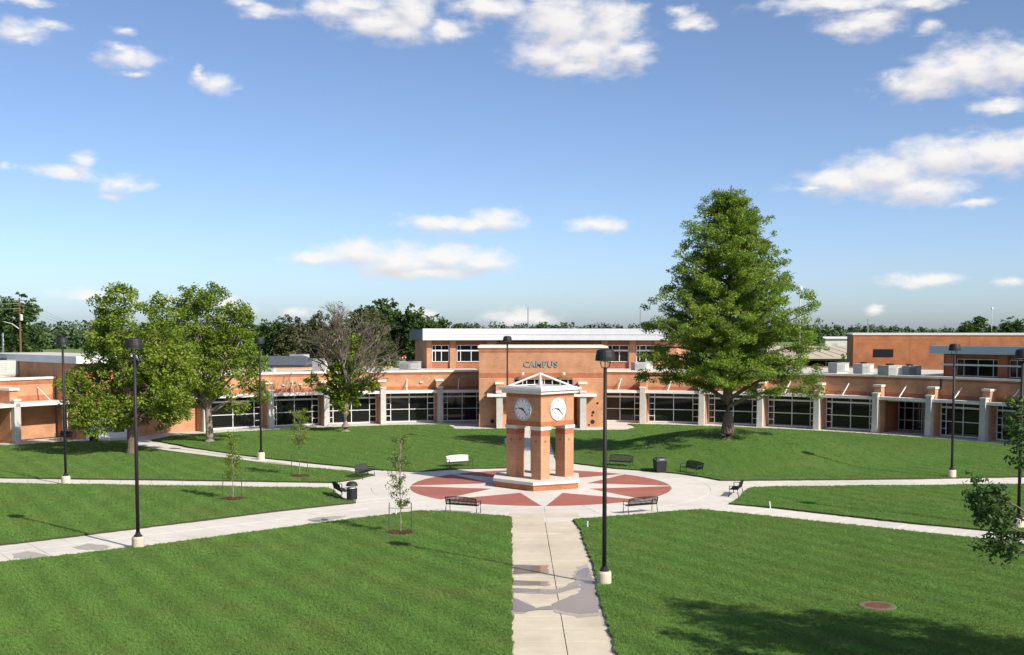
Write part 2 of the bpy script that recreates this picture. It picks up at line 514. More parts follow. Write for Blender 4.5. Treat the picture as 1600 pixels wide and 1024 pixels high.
def water_mat():
    m, nt, N, L, b = nodes_of('puddle_water')
    b.inputs['Base Color'].default_value = (.21, .165, .14, 1)
    b.inputs['Roughness'].default_value = .06
    b.inputs['IOR'].default_value = 1.33
    b.inputs['Specular IOR Level'].default_value = .5
    ge = N.new('ShaderNodeNewGeometry')
    n = N.new('ShaderNodeTexNoise'); n.inputs['Scale'].default_value = 6
    L.new(ge.outputs['Position'], n.inputs['Vector'])
    bp = N.new('ShaderNodeBump'); bp.inputs['Strength'].default_value = .02; bp.inputs['Distance'].default_value = .02
    L.new(n.outputs['Fac'], bp.inputs['Height']); L.new(bp.outputs[0], b.inputs['Normal'])
    return m


WATER = water_mat()
DAMP = mat('damp_concrete', (.42, .375, .315), (.33, .295, .245), .55, 3)


# ------------------------------------------------------------------ mesh builder
class MB:
    def __init__(self):
        self.v = []
        self.f = []

    def add(self, verts, faces):
        o = len(self.v)
        self.v += [tuple(p) for p in verts]
        self.f += [tuple(i + o for i in f) for f in faces]
        return self

    def hexa(self, b4, t4):
        return self.add(list(b4) + list(t4), [(3, 2, 1, 0), (4, 5, 6, 7), (0, 1, 5, 4), (1, 2, 6, 5), (2, 3, 7, 6), (3, 0, 4, 7)])

    def box(self, c, s, rz=0.0):
        cx, cy, cz = c
        x, y, z = s[0] / 2, s[1] / 2, s[2] / 2
        co, si = math.cos(rz), math.sin(rz)
        q = [(-x, -y), (x, -y), (x, y), (-x, y)]
        q = [(cx + a * co - b * si, cy + a * si + b * co) for a, b in q]
        return self.hexa([(a, b, cz - z) for a, b in q], [(a, b, cz + z) for a, b in q])

    def prism(self, poly, z0, z1):
        n = len(poly)
        vs = [(p[0], p[1], z0) for p in poly] + [(p[0], p[1], z1) for p in poly]
        fs = [tuple(range(n - 1, -1, -1)), tuple(range(n, 2 * n))]
        fs += [(i, (i + 1) % n, n + (i + 1) % n, n + i) for i in range(n)]
        return self.add(vs, fs)

    def sheet(self, poly, z):
        return self.add([(p[0], p[1], z) for p in poly], [tuple(range(len(poly)))])

    def tube(self, p0, p1, r0, r1=None, n=8, cap=True):
        r1 = r0 if r1 is None else r1
        p0, p1 = Vector(p0), Vector(p1)
        d = (p1 - p0)
        if d.length < 1e-6:
            return self
        q = d.to_track_quat('Z', 'Y')
        vs = []
        for p, r in ((p0, r0), (p1, r1)):
            for i in range(n):
                a = 2 * math.pi * i / n
                vs.append(p + q @ Vector((r * math.cos(a), r * math.sin(a), 0)))
        fs = [(i, (i + 1) % n, n + (i + 1) % n, n + i) for i in range(n)]
        if cap:
            fs += [tuple(range(n - 1, -1, -1)), tuple(range(n, 2 * n))]
        return self.add(vs, fs)

    def path(self, pts, rad, n=6):
        """tapered tube along points"""
        pts = [Vector(p) for p in pts]
        vs, fs = [], []
        for k, p in enumerate(pts):
            d = pts[min(k + 1, len(pts) - 1)] - pts[max(k - 1, 0)]
            if d.length < 1e-6:
                d = Vector((0, 0, 1))
            q = d.to_track_quat('Z', 'Y')
            for i in range(n):
                a = 2 * math.pi * i / n
                vs.append(p + q @ Vector((rad[k] * math.cos(a), rad[k] * math.sin(a), 0)))
        for k in range(len(pts) - 1):
            for i in range(n):
                fs.append((k * n + i, k * n + (i + 1) % n, (k + 1) * n + (i + 1) % n, (k + 1) * n + i))
        fs.append(tuple(range(n - 1, -1, -1)))
        fs.append(tuple((len(pts) - 1) * n + i for i in range(n)))
        return self.add(vs, fs)

    def lathe(self, prof, c=(0, 0, 0), n=20):
        vs, fs = [], []
        for (r, z) in prof:
            for i in range(n):
                a = 2 * math.pi * i / n
                vs.append((c[0] + r * math.cos(a), c[1] + r * math.sin(a), c[2] + z))
        for k in range(len(prof) - 1):
            for i in range(n):
                fs.append((k * n + i, k * n + (i + 1) % n, (k + 1) * n + (i + 1) % n, (k + 1) * n + i))
        fs.append(tuple(range(n - 1, -1, -1)))
        fs.append(tuple((len(prof) - 1) * n + i for i in range(n)))
        return self.add(vs, fs)

    def arc(self, a0, a1, r0, r1, z0, z1, seg=6):
        """curved box of the building's arc"""
        vs, fs = [], []
        for i in range(seg + 1):
            a = a0 + (a1 - a0) * i / seg
            vs += [P(a, r0, z0), P(a, r1, z0), P(a, r1, z1), P(a, r0, z1)]
        for i in range(seg):
            o, q = 4 * i, 4 * (i + 1)
            fs += [(o, q, q + 1, o + 1), (o + 1, q + 1, q + 2, o + 2), (o + 2, q + 2, q + 3, o + 3), (o + 3, q + 3, q, o)]
        fs += [(0, 1, 2, 3), (4 * seg + 3, 4 * seg + 2, 4 * seg + 1, 4 * seg)]
        return self.add(vs, fs)

    def chord(self, A, B, t0, t1, d0, d1, z0, z1):
        """box on the vertical plane A-B: t along, d towards the viewer side"""
        u = (B - A); u.z = 0; u.normalize()
        n = Vector((u.y, -u.x, 0))
        q = [A + u * t + n * d for t, d in ((t0, d0), (t1, d0), (t1, d1), (t0, d1))]
        return self.hexa([(p.x, p.y, z0) for p in q], [(p.x, p.y, z1) for p in q])

    def build(self, name, m, parent=None, loc=None, smooth=False, recalc=True):
        me = bpy.data.meshes.new(name)
        me.from_pydata([tuple(p) for p in self.v], [], self.f)
        if recalc:
            bm = bmesh.new(); bm.from_mesh(me)
            bmesh.ops.recalc_face_normals(bm, faces=bm.faces)
            bm.to_mesh(me); bm.free()
        if smooth:
            me.polygons.foreach_set('use_smooth', [True] * len(me.polygons))
        me.materials.append(m)
        o = bpy.data.objects.new(name, me)
        COL.objects.link(o)
        if loc is not None:
            o.location = loc
        if parent is not None:
            o.parent = parent
        return o


def tag(o, label=None, cat=None, group=None, kind=None):
    if label: o['label'] = label
    if cat: o['category'] = cat
    if group: o['group'] = group
    if kind: o['kind'] = kind
    return o


def thing(name, label, cat, loc=(0, 0, 0), rz=0.0, group=None):
    o = bpy.data.objects.new(name, None)
    o.empty_display_size = .3
    COL.objects.link(o)
    o.location = loc
    o.rotation_euler = (0, 0, rz)
    return tag(o, label, cat, group)


def copy_tree(o, parent=None):
    c = o.copy(); COL.objects.link(c)
    c.parent = parent
    for ch in list(o.children):
        copy_tree(ch, c)
    return c


# ------------------------------------------------------------------ ground
gm = MB()
gm.sheet([(-9000, -300), (9000, -300), (9000, 14000), (-9000, 14000)], -.35)
tag(gm.build('ground', FIELD), kind='structure')


def resample(poly, step):
    out = []
    n = len(poly)
    for i in range(n):
        a, b = Vector(poly[i]), Vector(poly[(i + 1) % n])
        k = max(1, int((b - a).length / step))
        for j in range(k):
            out.append(a + (b - a) * j / k)
    return out


LAWNS = []
LAWN_Z = .085
SOIL = mat('turf_edge_soil', (.045, .034, .018), (.03, .036, .012), .95, 6)


def lawn(poly, label_name='lawn'):
    """raised turf with a slightly ragged edge; poly in world xy"""
    near = min(p[1] for p in poly) < 66
    pts = resample([(p[0], p[1]) for p in poly], .35 if near else .6)
    cen = sum((Vector(p) for p in pts), Vector((0, 0))) / len(pts)
    edge = [p + Vector((random.gauss(0, .03), random.gauss(0, .03))) for p in pts]
    n = len(edge)
    xs = [p.x for p in edge]; ys = [p.y for p in edge]
    inner = []
    st = 1.7
    E = np.array([(p.x, p.y) for p in edge])
    gx = np.arange(min(xs), max(xs), st); gy = np.arange(min(ys), max(ys), st)
    for x in gx:
        for y in gy:
            if inside(E, x, y) and np.min((E[:, 0] - x) ** 2 + (E[:, 1] - y) ** 2) > .8:
                inner.append(Vector((x + random.uniform(-.3, .3), y + random.uniform(-.3, .3))))
    vs = edge + inner
    res = geometry.delaunay_2d_cdt(vs, [(i, (i + 1) % n) for i in range(n)], [], 1, 1e-5)
    ov, of = res[0], res[2]
    V = [(p.x, p.y, LAWN_Z + mound(p.x, p.y) + (.012 * math.sin(p.x * .9) * math.cos(p.y * .7))) for p in ov]
    m = MB()
    m.v = V; m.f = [tuple(f) for f in of]
    k = len(V)
    m.v += [(p.x, p.y, -.2) for p in edge]
    m.f += [(i, (i + 1) % n, k + (i + 1) % n, k + i) for i in range(n)]
    o = m.build(label_name, LAWN)
    o.data.materials.append(SOIL)
    for pl_ in o.data.polygons[len(of):]:
        pl_.material_index = 1
    tag(o, kind='structure')
    LAWNS.append(E)
    return o


def inside(E, x, y):
    x0, y0 = E[:, 0], E[:, 1]
    x1, y1 = np.roll(x0, -1), np.roll(y0, -1)
    c = ((y0 > y) != (y1 > y))
    with np.errstate(divide='ignore', invalid='ignore'):
        xi = x0 + (y - y0) * (x1 - x0) / (y1 - y0)
    return bool(np.sum(c & (x < xi)) % 2)


def pxs(*pts):
    return [tuple(G(a, b, .05)[:2]) for a, b in pts]


def arcpts(a0, a1, r, n, z=0):
    return [tuple(P(a0 + (a1 - a0) * i / n, r)[:2]) for i in range(n + 1)]


# front left
lawn([(0.0, 12)] + pxs((799.5, 808), (740, 803), (690, 800), (655, 798.5), (580, 808), (500, 818), (250, 851), (0, 880), (-260, 911)) + [(-30, 12)])
# front right
lawn([(3.25, 12), (32, 12)] + pxs((1850, 889), (1600, 851), (1547, 844), (1220, 809), (1095.6, 796.7), (1040, 800.5), (988, 805), (896, 812.4)) + [(3.42, 56), (3.42, 44.6), (3.3, 44.2), (3.25, 40)])
# left wedge
lawn(pxs((-300, 753), (0, 755.5), (330, 760), (512, 763), (523, 767), (530, 775), (541, 782), (556, 785.3), (420, 800), (300, 815), (0, 851.5), (-260, 882)))
# left middle, under the spreading tree
lawn(pxs((-330, 742), (-330, 718), (0, 697.5), (97, 691), (146, 689.5), (196, 689), (214, 697), (258, 705.5), (330, 714), (430, 726), (552, 737.5), (586, 742.5), (560, 748), (524, 754), (330, 751), (0, 746.5)))
# back left
lawn(pxs((238, 688)) + arcpts(-45, -10.5, 47.3, 14) + pxs((712, 670.5), (760, 671)) + [(-.05, 113.4), (0, 85.4)] + pxs((790, 731), (720, 732.5), (648, 737), (590, 733.7), (500, 725), (415, 716), (300, 700)))
# back right, with the mound
lawn([(3.4, 85.4), (3.45, 113.2)] + pxs((900, 672.8), (981, 672), (995, 667.5)) + arcpts(12.5, 66, 48.0, 20) + pxs((1900, 741), (1600, 745), (1400, 748.3), (1220, 750), (1127, 750.6), (1098, 745), (1060, 740), (1019, 736), (960, 732)))
# right wedge
lawn(pxs((1900, 754), (1600, 757), (1400, 759), (1220, 760.7), (1172, 762.5), (1162, 769), (1155, 778), (1140.5, 787), (1220, 794.4), (1400, 815), (1541, 828.5), (1600, 835), (1850, 863)))


# ------------------------------------------------------------------ pavements: bed with slabs
def slab(quad, m, parent, z=0.0, gap=.012, th=.1):
    c = sum((Vector((q[0], q[1])) for q in quad), Vector((0, 0))) / len(quad)
    pts = []
    for q in quad:
        d = Vector((q[0], q[1])) - c
        pts.append(c + d * max(0, 1 - gap / max(d.length, .1) * 1.3))
    b = MB()
    zz = z + random.uniform(-.003, .003)
    n = len(pts)
    ins = [c + (p - c) * (1 - .012 / max((p - c).length, .1)) for p in pts]
    vs = [(p.x, p.y, z - th) for p in pts] + [(p.x, p.y, zz - .010) for p in pts] + [(p.x, p.y, zz) for p in ins]
    fs = []
    for i in range(n):
        j = (i + 1) % n
        fs += [(i, j, n + j, n + i), (n + i, n + j, 2 * n + j, 2 * n + i)]
    fs.append(tuple(range(2 * n, 3 * n)))
    b.add(vs, fs)
    return b.build('slab', m, parent)


def strip(name, e0, e1, rows, cols, m, z=0.0):
    """path between two straight edges (start, end), each a pair of xy"""
    a0, a1 = Vector(e0[0]), Vector(e0[1])
    b0, b1 = Vector(e1[0]), Vector(e1[1])
    bed = MB().prism([a0, a1, b1, b0], -.30, z - .05).build(name, BED)
    tag(bed, kind='structure')
    for i in range(rows):
        s0, s1 = i / rows, (i + 1) / rows
        for j in range(cols):
            t0, t1 = j / cols, (j + 1) / cols
            q = []
            for s, t in ((s0, t0), (s1, t0), (s1, t1), (s0, t1)):
                A = a0 + (a1 - a0) * s; B = b0 + (b1 - b0) * s
                q.append(A + (B - A) * t)
            slab(q, m, bed, z)
    return bed


strip('walkway', ((-.18, 12), (-.18, 61.6)), ((3.6, 12), (3.6, 61.6)), 31, 2, CONC_T, -.004)
strip('walkway', ((-.18, 83.6), (-.18, 113.0)), ((3.6, 83.6), (3.6, 113.0)), 18, 2, CONC, -.004)


def pxl(a, b):
    g = G(a[0], a[1]); h = G(b[0], b[1])
    return (g.xy, h.xy)


strip('walkway', pxl((-260, 880), (560, 783.5)), pxl((-260, 913), (668, 797)), 17, 2, CONC_W, -.008)
strip('walkway', pxl((1850, 861), (1135, 785)), pxl((1850, 892), (1080, 795)), 15, 2, CONC_W, -.008)
strip('walkway', pxl((-330, 741), (535, 753)), pxl((-330, 754), (530, 764.5)), 18, 1, CONC_W, -.012)
strip('walkway', pxl((1900, 739), (1110, 749.5)), pxl((1900, 755.5), (1150, 765)), 16, 1, CONC_W, -.012)
strip('walkway', pxl((180, 682), (600, 733)), pxl((170, 692), (585, 744)), 14, 1, CONC_W, -.016)

# plaza
R0, R1, R2 = 8.3, 10.7, 13.4


def C(deg, r):
    return (CX + r * math.sin(R(deg)), CY + r * math.cos(R(deg)))


plaza = MB().prism([C(i * 3.75, R2) for i in range(96)], -.31, -.055).build('plaza', BED)
tag(plaza, kind='structure')
NS = 24
for i in range(NS):
    a0, a1 = i * 15, (i + 1) * 15
    for (ra, rb) in ((R0, R1), (R1, R2)):
        slab([C(a0 + k * 3.75, rb) for k in range(5)] + [C(a1 - k * 3.75, ra) for k in range(5)], CONC_W if rb < 12 else CONC_W, plaza, -.006, gap=.006)
for i in range(8):     # white star as eight panels under the red fields
    a0, a1 = i * 45 - 22.5, i * 45 + 22.5
    b = MB().prism([(CX, CY)] + [C(a0 + k * 5.625, R0 - .005) for k in range(9)], -.1, -.006)
    b.build('star_panel', CONC_W, plaza)
RN = 3.35
for i in range(8):
    a0, a1 = i * 45 + .9, (i + 1) * 45 - .9
    pts = [C(a0 + (a1 - a0) * k / 12, R0 - .03) for k in range(13)]
    pts += [C(i * 45 + 22.5, RN)]
    MB().prism(pts, -.05, .001).build('red_field', REDP, plaza)

# apron in front of the building
ap = MB().arc(-60, 68, 44.2, 51.6, -.3, -.06, 40).build('walkway', BED)
tag(ap, kind='structure')
for k in range(-30, 34):
    a0 = k * 2.0
    slab([P(a0, 44.3), P(a0, 48.0), P(a0 + 1, 48.0), P(a0 + 2, 48.0), P(a0 + 2, 44.3)][::-1], CONC, ap, -.010)
    slab([P(a0, 48.0), P(a0, 54.6), P(a0 + 1, 54.6), P(a0 + 2, 54.6), P(a0 + 2, 48.0)][::-1], CONC, ap, -.010)
strip('walkway', ((-8.0, 111.8), (12.5, 111.8)), ((-8.0, 117.2), (12.5, 117.2)), 8, 2, CONC, -.002)

# ------------------------------------------------------------------ buildings
def window(parent, A, B, z0, z1, vs, hs, extra=(), bar=.07, hb=None, m=WHITE, depth=.06, gm=GLASS):
    """frame mesh (part 'window') with one 'pane' child per light. vs/hs: bar centres along A-B (m) and in z.
    extra: (col index, [z...]) further bars in one column"""
    A = Vector((A[0], A[1], 0)); B = Vector((B[0], B[1], 0))
    fr = MB()
    hb = hb or {}
    for v in vs:
        fr.chord(A, B, v - bar / 2, v + bar / 2, -depth, depth, z0, z1)
    for h in hs:
        t = hb.get(h, bar)
        fr.chord(A, B, vs[0], vs[-1], -depth + .004, depth - .004, h - t / 2, h + t / 2)
    ex = dict(extra)
    for i, zs in ex.items():
        for h in zs:
            fr.chord(A, B, vs[i], vs[i + 1], -depth + .008, depth - .008, h - bar / 2, h + bar / 2)
    w = fr.build('window', m, parent)
    for i in range(len(vs) - 1):
        hh = sorted(list(hs) + list(ex.get(i, [])))
        for j in range(len(hh) - 1):
            k = MB().chord(A, B, vs[i] + .01, vs[i + 1] - .01, -.012, .012, hh[j] + .01, hh[j + 1] - .01)
            k.build('pane', gm, w)
    return w


def bay_glazing(parent, a0, a1, r, flip=False, door=False):
    A, B = P(a0, r), P(a1, r)
    W = (B - A).length
    vs = [.04, W * .12, W * .49, W * .86, W - .04]
    if W < 4.2:
        vs = [.04, W * .30, W * .80, W - .04]
        ex = [(2, [.72, 2.05]), ]
    else:
        ex = [(0, [.72, 2.05]), (3, [.72, 2.05])]
    return window(parent, A, B, .02, 3.2, vs, [.09, 1.42, 2.72, 3.14], ex, hb={2.72: .17, .09: .14})


def pier(parent, a, rc=49.75, rw=51.35, zc=4.42):
    c = P(a, rc); u = Vector((math.cos(R(a)), -math.sin(R(a)), 0)); n = Vector((math.sin(R(a)), math.cos(R(a)), 0))

    def bx(m, w0, w1, d0, d1, z0, z1, t=0):
        q = [c + u * w + n * d for w, d in ((w0, d0), (w1, d0), (w1, d1), (w0, d1))]
        qt = [c + u * w + n * d for w, d in ((w0 + t, d0 + t * 2), (w1 - t, d0 + t * 2), (w1 - t, d1), (w0 + t, d1))]
        m.hexa([(p.x, p.y, z0) for p in q], [(p.x, p.y, z1) for p in qt])
    b = MB(); bx(b, -.29, .29, 0, .60, 0, 3.72, .02)
    col = b.build('column', CONC_P, parent)
    b = MB(); bx(b, -.33, .33, .02, .62, 3.722, 3.86)
    b.build('column_cap', COPING, col)
    b = MB(); bx(b, -.36, .36, .602, rw - rc + .1, 0, zc)
    fin = b.build('brick_fin', BRICK, parent)
    b = MB(); bx(b, -.43, .43, .52, rw - rc + .05, zc + .002, zc + .2)
    b.build('fin_cap', COPING, fin)


def strut(parent, a, r0=50.15, r1=51.32, z0=3.47, z1=4.65):
    MB().tube(P(a, r0, z0), P(a + .25, r1, z1), .055, n=6).build('canopy_strut', WHITE, parent)


def wing(name, label, piers, a_lo, a_hi, recess=None, roof_r=72, no_glass=()):
    t = thing(name, label, 'building', P((a_lo + a_hi) / 2, 51.5))
    mw = t.matrix_world.copy(); t.location = (0, 0, 0)
    seg = max(4, int((a_hi - a_lo) / 1.5))
    MB().arc(a_lo, a_hi, 51.3, 51.75, 3.19, 5.35, seg).build('wall', BRICK, t)
    MB().arc(a_lo, a_hi, 51.272, 51.32, 3.47, 3.86, seg).build('brick_band', BRICK_R, t)
    MB().arc(a_lo, a_hi, 51.275, 51.32, 5.10, 5.345, seg).build('brick_band', BRICK_R, t)
    MB().arc(a_lo, a_hi, 51.18, 51.9, 5.352, 5.55, seg).build('coping', COPING, t)
    MB().arc(a_lo, a_hi, 51.9, roof_r, 5.15, 5.34, seg).build('roof', ROOF, t)
    MB().arc(a_lo, a_hi, roof_r, roof_r + .3, 0, 5.5, seg).build('back_wall', BRICK, t)
    edges = sorted(set([a_lo] + list(piers) + [a_hi]))
    for a in piers:
        pier(t, a)
        MB().arc(a - .5, a + .5, 51.32, 51.7, 0, 3.188, 1).build('wall', BRICK, t)
    for i in range(len(edges) - 1):
        a0, a1 = edges[i], edges[i + 1]
        MB().arc(a0, a1, 49.98, 51.3, 3.2, 3.47, 6).build('canopy', WHITE, t)
        g0 = a0 + (.5 if a0 in piers else .02); g1 = a1 - (.5 if a1 in piers else .02)
        if (a1 - a0) > 3:
            strut(t, a0 * .58 + a1 * .42)
        if (i in no_glass):
            MB().arc(g0, g1, 51.3, 51.7, 0, 3.188, 5).build('wall', BRICK, t)
        elif recess is not None and i == recess:
            A, B = P(g0, 54.3), P(g1, 54.3)
            W = (B - A).length
            window(t, A, B, .02, 3.1, [.05, W * .14, W * .32, W * .5, W * .54, W - .05], [.08, 1.05, 2.25, 3.05], m=ALU)
            MB().arc(g0 - .3, g0, 51.3, 54.5, 0, 3.188, 1).build('recess_wall', BRICK_R, t)
            MB().arc(g1, g1 + .3, 51.3, 54.5, 0, 3.188, 1).build('recess_wall', BRICK_R, t)
            MB().arc(g0 - .3, g1 + .3, 51.72, 54.6, 3.0, 3.186, 2).build('soffit', COPING, t)
        else:
            bay_glazing(t, g0, g1, 51.42)
    return t


LP = [-39.3, -31.5, -24.8, -17.9, -10.9]
RP = [13.95, 21.1, 28.1, 34.8, 41.6, 47.7, 53.8, 60.0, 66.2]
lw = wing('building_wing', 'long curved orange brick wing with window bays left of the entrance block', LP, -46.2, -5.6, no_glass=(0,), roof_r=66)
rw = wing('building_wing', 'long curved orange brick wing with window bays right of the entrance block', RP, 8.7, 69, recess=5, roof_r=74)
# scupper pipe on the right wing
MB().tube(P(48.2, 51.24, 4.4), P(48.2, 51.24, 5.5), .07, n=8).build('downpipe', BLACK, rw)
for a, z in ((-29.5, 4.25), (-27.5, 4.3), (-26, 4.35), (-13, 4.3)):
    MB().box(P(a, 51.2, z), (.28, .2, .16)).build('wall_light', COPING, lw)

# entrance block --------------------------------------------------
EX0, EX1, EY0, EY1, EZ = -3.35, 9.6, 115.6, 124.5, 8.05
OX0, OX1 = -.3, 6.7
eb = thing('entrance_block', 'tall orange brick entrance block with raised sign behind the clock tower', 'building')
w_ = MB()
w_.box(((EX0 + OX0) / 2, EY0 + .3, 1.7), (OX0 - EX0, .6, 3.4))
w_.box(((EX1 + OX1) / 2, EY0 + .3, 1.7), (EX1 - OX1, .6, 3.4))
w_.box(((EX0 + EX1) / 2, EY0 + .3, 3.8), (EX1 - EX0, .6, .8))
w_.box(((EX0 + .2) / 2, EY0 + .3, 4.6), (.2 - EX0, .6, .8))
w_.box(((EX1 + 6.2) / 2, EY0 + .3, 4.6), (EX1 - 6.2, .6, .8))
w_.box(((EX0 + EX1) / 2, EY0 + .3, (5.0 + EZ) / 2), (EX1 - EX0, .6, EZ - 5.0))
w_.build('front_wall', BRICK, eb)
s_ = MB()
s_.box((EX0 + .3, (EY0 + .6 + EY1) / 2, EZ / 2), (.6, EY1 - EY0 - .6, EZ))
s_.box((EX1 - .3, (EY0 + .6 + EY1) / 2, EZ / 2), (.6, EY1 - EY0 - .6, EZ))
s_.box(((EX0 + EX1) / 2, EY1 - .2, EZ / 2), (EX1 - EX0 - 1.2, .4, EZ))
s_.build('side_walls', BRICK, eb)
MB().box(((EX0 + EX1) / 2, (EY0 + EY1) / 2, EZ - .25), (EX1 - EX0 - 1.2, EY1 - EY0 - 1.2, .2)).build('roof', ROOF, eb)
MB().box(((EX0 + EX1) / 2, (EY0 + EY1) / 2, EZ + .11), (EX1 - EX0 + .24, EY1 - EY0 + .24, .22)).build('coping', COPING, eb)
for z0, z1 in ((5.06, 5.52), (7.62, 8.04)):
    MB().box(((EX0 + EX1) / 2, EY0 + .1, (z0 + z1) / 2), (EX1 - EX0 + .05, .25, z1 - z0)).build('brick_band', BRICK_R, eb)
MB().box(((EX0 + EX1) / 2, EY0 + .1, 4.90), (EX1 - EX0 + .03, .225, .05)).build('brick_band', MORTAR, eb)
b_ = MB(); b_.box(((EX0 + OX0) / 2, EY0 + .1, 1.1), (OX0 - EX0 + .03, .23, 2.2)); b_.box(((EX1 + OX1) / 2, EY0 + .1, 1.1), (EX1 - OX1 + .03, .23, 2.2))
# recess
MB().box(((OX0 + OX1) / 2, EY0 + 3.4, 1.7), (OX1 - OX0, .3, 3.4)).build('recess_wall', BRICK_R, eb)
MB().box(((OX0 + OX1) / 2, EY0 + 2.1, 3.30), (OX1 - OX0, 2.9, .18)).build('soffit', COPING, eb)
r_ = MB(); r_.box((OX0 - .15, EY0 + 2, 1.7), (.3, 2.8, 3.4)); r_.box((OX1 + .15, EY0 + 2, 1.7), (.3, 2.8, 3.4)); r_.build('recess_side', BRICK_R, eb)
window(eb, (OX0 + .6, EY0 + 3.15), (OX1 - .6, EY0 + 3.15), .02, 3.0, [.05, 1.45, 2.9, 4.35, 5.75], [.08, 1.1, 2.2, 2.95], m=ALU)
window(eb, (.2, EY0 + .22), (6.2, EY0 + .22), 4.2, 5.0, [.05, .9, 1.3, 2.1, 2.9, 3.1, 3.9, 4.7, 5.5, 5.95], [4.24, 4.96])
MB().box((3.0, EY0 - .85, 3.33), (11.0, 1.7, .27)).build('canopy', WHITE, eb)
for x in (-1.25, 7.15):
    MB().box((x, EY0 - 1.25, 1.8), (.62, .62, 3.6)).build('column', CONC_P, eb)
    MB().box((x, EY0 - 1.25, 3.69), (.72, .72, .17)).build('column_cap', COPING, eb)
    f = MB().box((x, EY0 - .45, 2.2), (.74, .98, 4.4)).build('brick_fin', BRICK, eb)
    MB().box((x, EY0 - .45, 4.52), (.90, 1.1, .22)).build('fin_cap', COPING, f)
for x in (.95, 5.1):
    f = MB().tube((x, EY0 - .02, 5.2), (x + .12, EY0 - .55, 5.42), .03, n=6).build('flood_arm', COPING, eb)
    MB().lathe([(.05, -.12), (.17, -.1), (.17, .12), (.06, .14)], (x + .12, EY0 - .6, 5.46), 10).build('flood_lamp', COPING, f)
for x, z, s in ((8.7, 2.45, .12), (8.25, 1.52, .15), (8.15, 1.2, .10), (8.2, .55, .22), (7.85, .25, .1), (-2.0, .6, .2)):
    MB().tube((x, EY0 - .03, z), (x, EY0 + .2, z), s, n=10).build('wall_vent', DARK, eb)


def text_mesh(ch, size, depth, off):
    cu = bpy.data.curves.new('letter', 'FONT')
    cu.body = ch; cu.size = size; cu.extrude = depth; cu.offset = off
    cu.align_x = 'CENTER'
    o = bpy.data.objects.new('letter', cu)
    COL.objects.link(o)
    dg = bpy.context.evaluated_depsgraph_get()
    me = bpy.data.meshes.new_from_object(o.evaluated_get(dg))
    bpy.data.objects.remove(o)
    return me


sx = [1.60, 2.20, 2.86, 3.46, 4.02, 4.60]
for ch, x in zip('CAMPUS', sx):
    me = text_mesh(ch, .86, .03, .022)
    me.materials.clear(); me.materials.append(STEEL)
    o = bpy.data.objects.new('sign_letter', me); COL.objects.link(o)
    o.location = (x - .12, EY0 - .05, 6.13)
    o.rotation_euler = (R(90), 0, 0)
    o.parent = eb

# clerestory hall behind the entrance ------------------------------
ha = thing('clerestory_hall', 'raised brick hall with broad white metal fascia behind the entrance block', 'building')
H0, H1 = -11.35, 16.5
MB().arc(H0 + .5, H1 - .5, 63.0, 63.4, 5.3, 8.75, 14).build('wall', BRICK_R, ha)
MB().arc(H0, H1, 61.7, 62.3, 8.68, 10.02, 20).build('fascia', FASCIA, ha)
MB().arc(H0, H1, 61.66, 61.72, 9.32, 9.37, 20).build('fascia_seam', ALU, ha)
MB().arc(H0, H1, 62.302, 76, 8.66, 9.9, 14).build('roof', ROOFD, ha)
MB().arc(H0 + .45, H0 + .85, 63.4, 75, 5.3, 8.655, 1).build('side_wall', BRICK, ha)
MB().arc(H1 - .9, H1 - .5, 63.4, 75, 5.3, 8.655, 1).build('side_wall', BRICK, ha)
for a0, a1 in ((-10.85, -10.3), (-8.35, -7.7), (-4.4, -3.3), (8.0, 8.6), (10.95, 11.65), (13.65, 16.0)):
    MB().arc(a0, a1, 62.7, 63.1, 5.3, 8.67, 2).build('pilaster', BRICK, ha)
for a0, a1 in ((-10.25, -8.42), (-7.6, -4.6), (8.7, 10.9), (11.7, 13.6)):
    A, B = P(a0, 62.97), P(a1, 62.97)
    W = (B - A).length
    window(ha, A, B, 6.1, 8.1, [.04, W * .14, W * .52, W * .86, W - .04] if W > 2.6 else [.04, W * .2, W * .55, W - .04], [6.14, 7.45, 8.06], hb={7.45: .18}, bar=.08)

# left corner pavilion ----------------------------------------------
K = Vector((-39.4, 102.7, 0))
lf = Vector((-.72, .69, 0)); rf = Vector((.84, .54, 0)).normalized()
pv = thing('corner_pavilion', 'corner brick pavilion with flat overhanging white roof edge behind the lawn tree', 'building')
nl = Vector((lf.y, -lf.x, 0)) * -1
q = [K, K + rf * 6.2, K + rf * 6.2 + lf * 20, K + lf * 20]
MB().prism([(p.x, p.y) for p in q], 0, 6.88).build('wall', BRICK, pv)
cen = (q[0] + q[2]) / 2
o_ = [cen + (p - cen) * 1.09 for p in q]
MB().prism([(p.x, p.y) for p in o_], 6.882, 7.5).build('roof_fascia', FASCIA, pv)
MB().prism([(p.x, p.y) for p in [cen + (p - cen) * 1.06 for p in q]], 7.502, 7.54).build('roof', ROOF, pv)
A = K + rf * .85 - Vector((rf.y, -rf.x, 0)) * -.05
wdo = window(pv, A, A + rf * 3.5, .02, 2.5, [.05, 1.15, 2.3, 3.45], [.1, .95, 1.75, 2.45], bar=.22, hb={.1: .8, .95: .3, 2.45: .3}, depth=.07)
wdo.name = 'glazed_doors'
for z in (3.1, 5.6):
    bb = MB(); bb.chord(K.copy(), K + rf * 6.2, 0, 6.2, .0, .03, z, z + .35)
    bb.build('brick_band', BRICK_R, pv)
# narrow window on its shaded side
window(pv, K + lf * 2.6 + Vector((-.03, -.03, 0)), K + lf * 1.6 + Vector((-.03, -.03, 0)), .3, 3.1, [.04, .96], [.34, 1.0, 1.6, 2.3, 3.06])
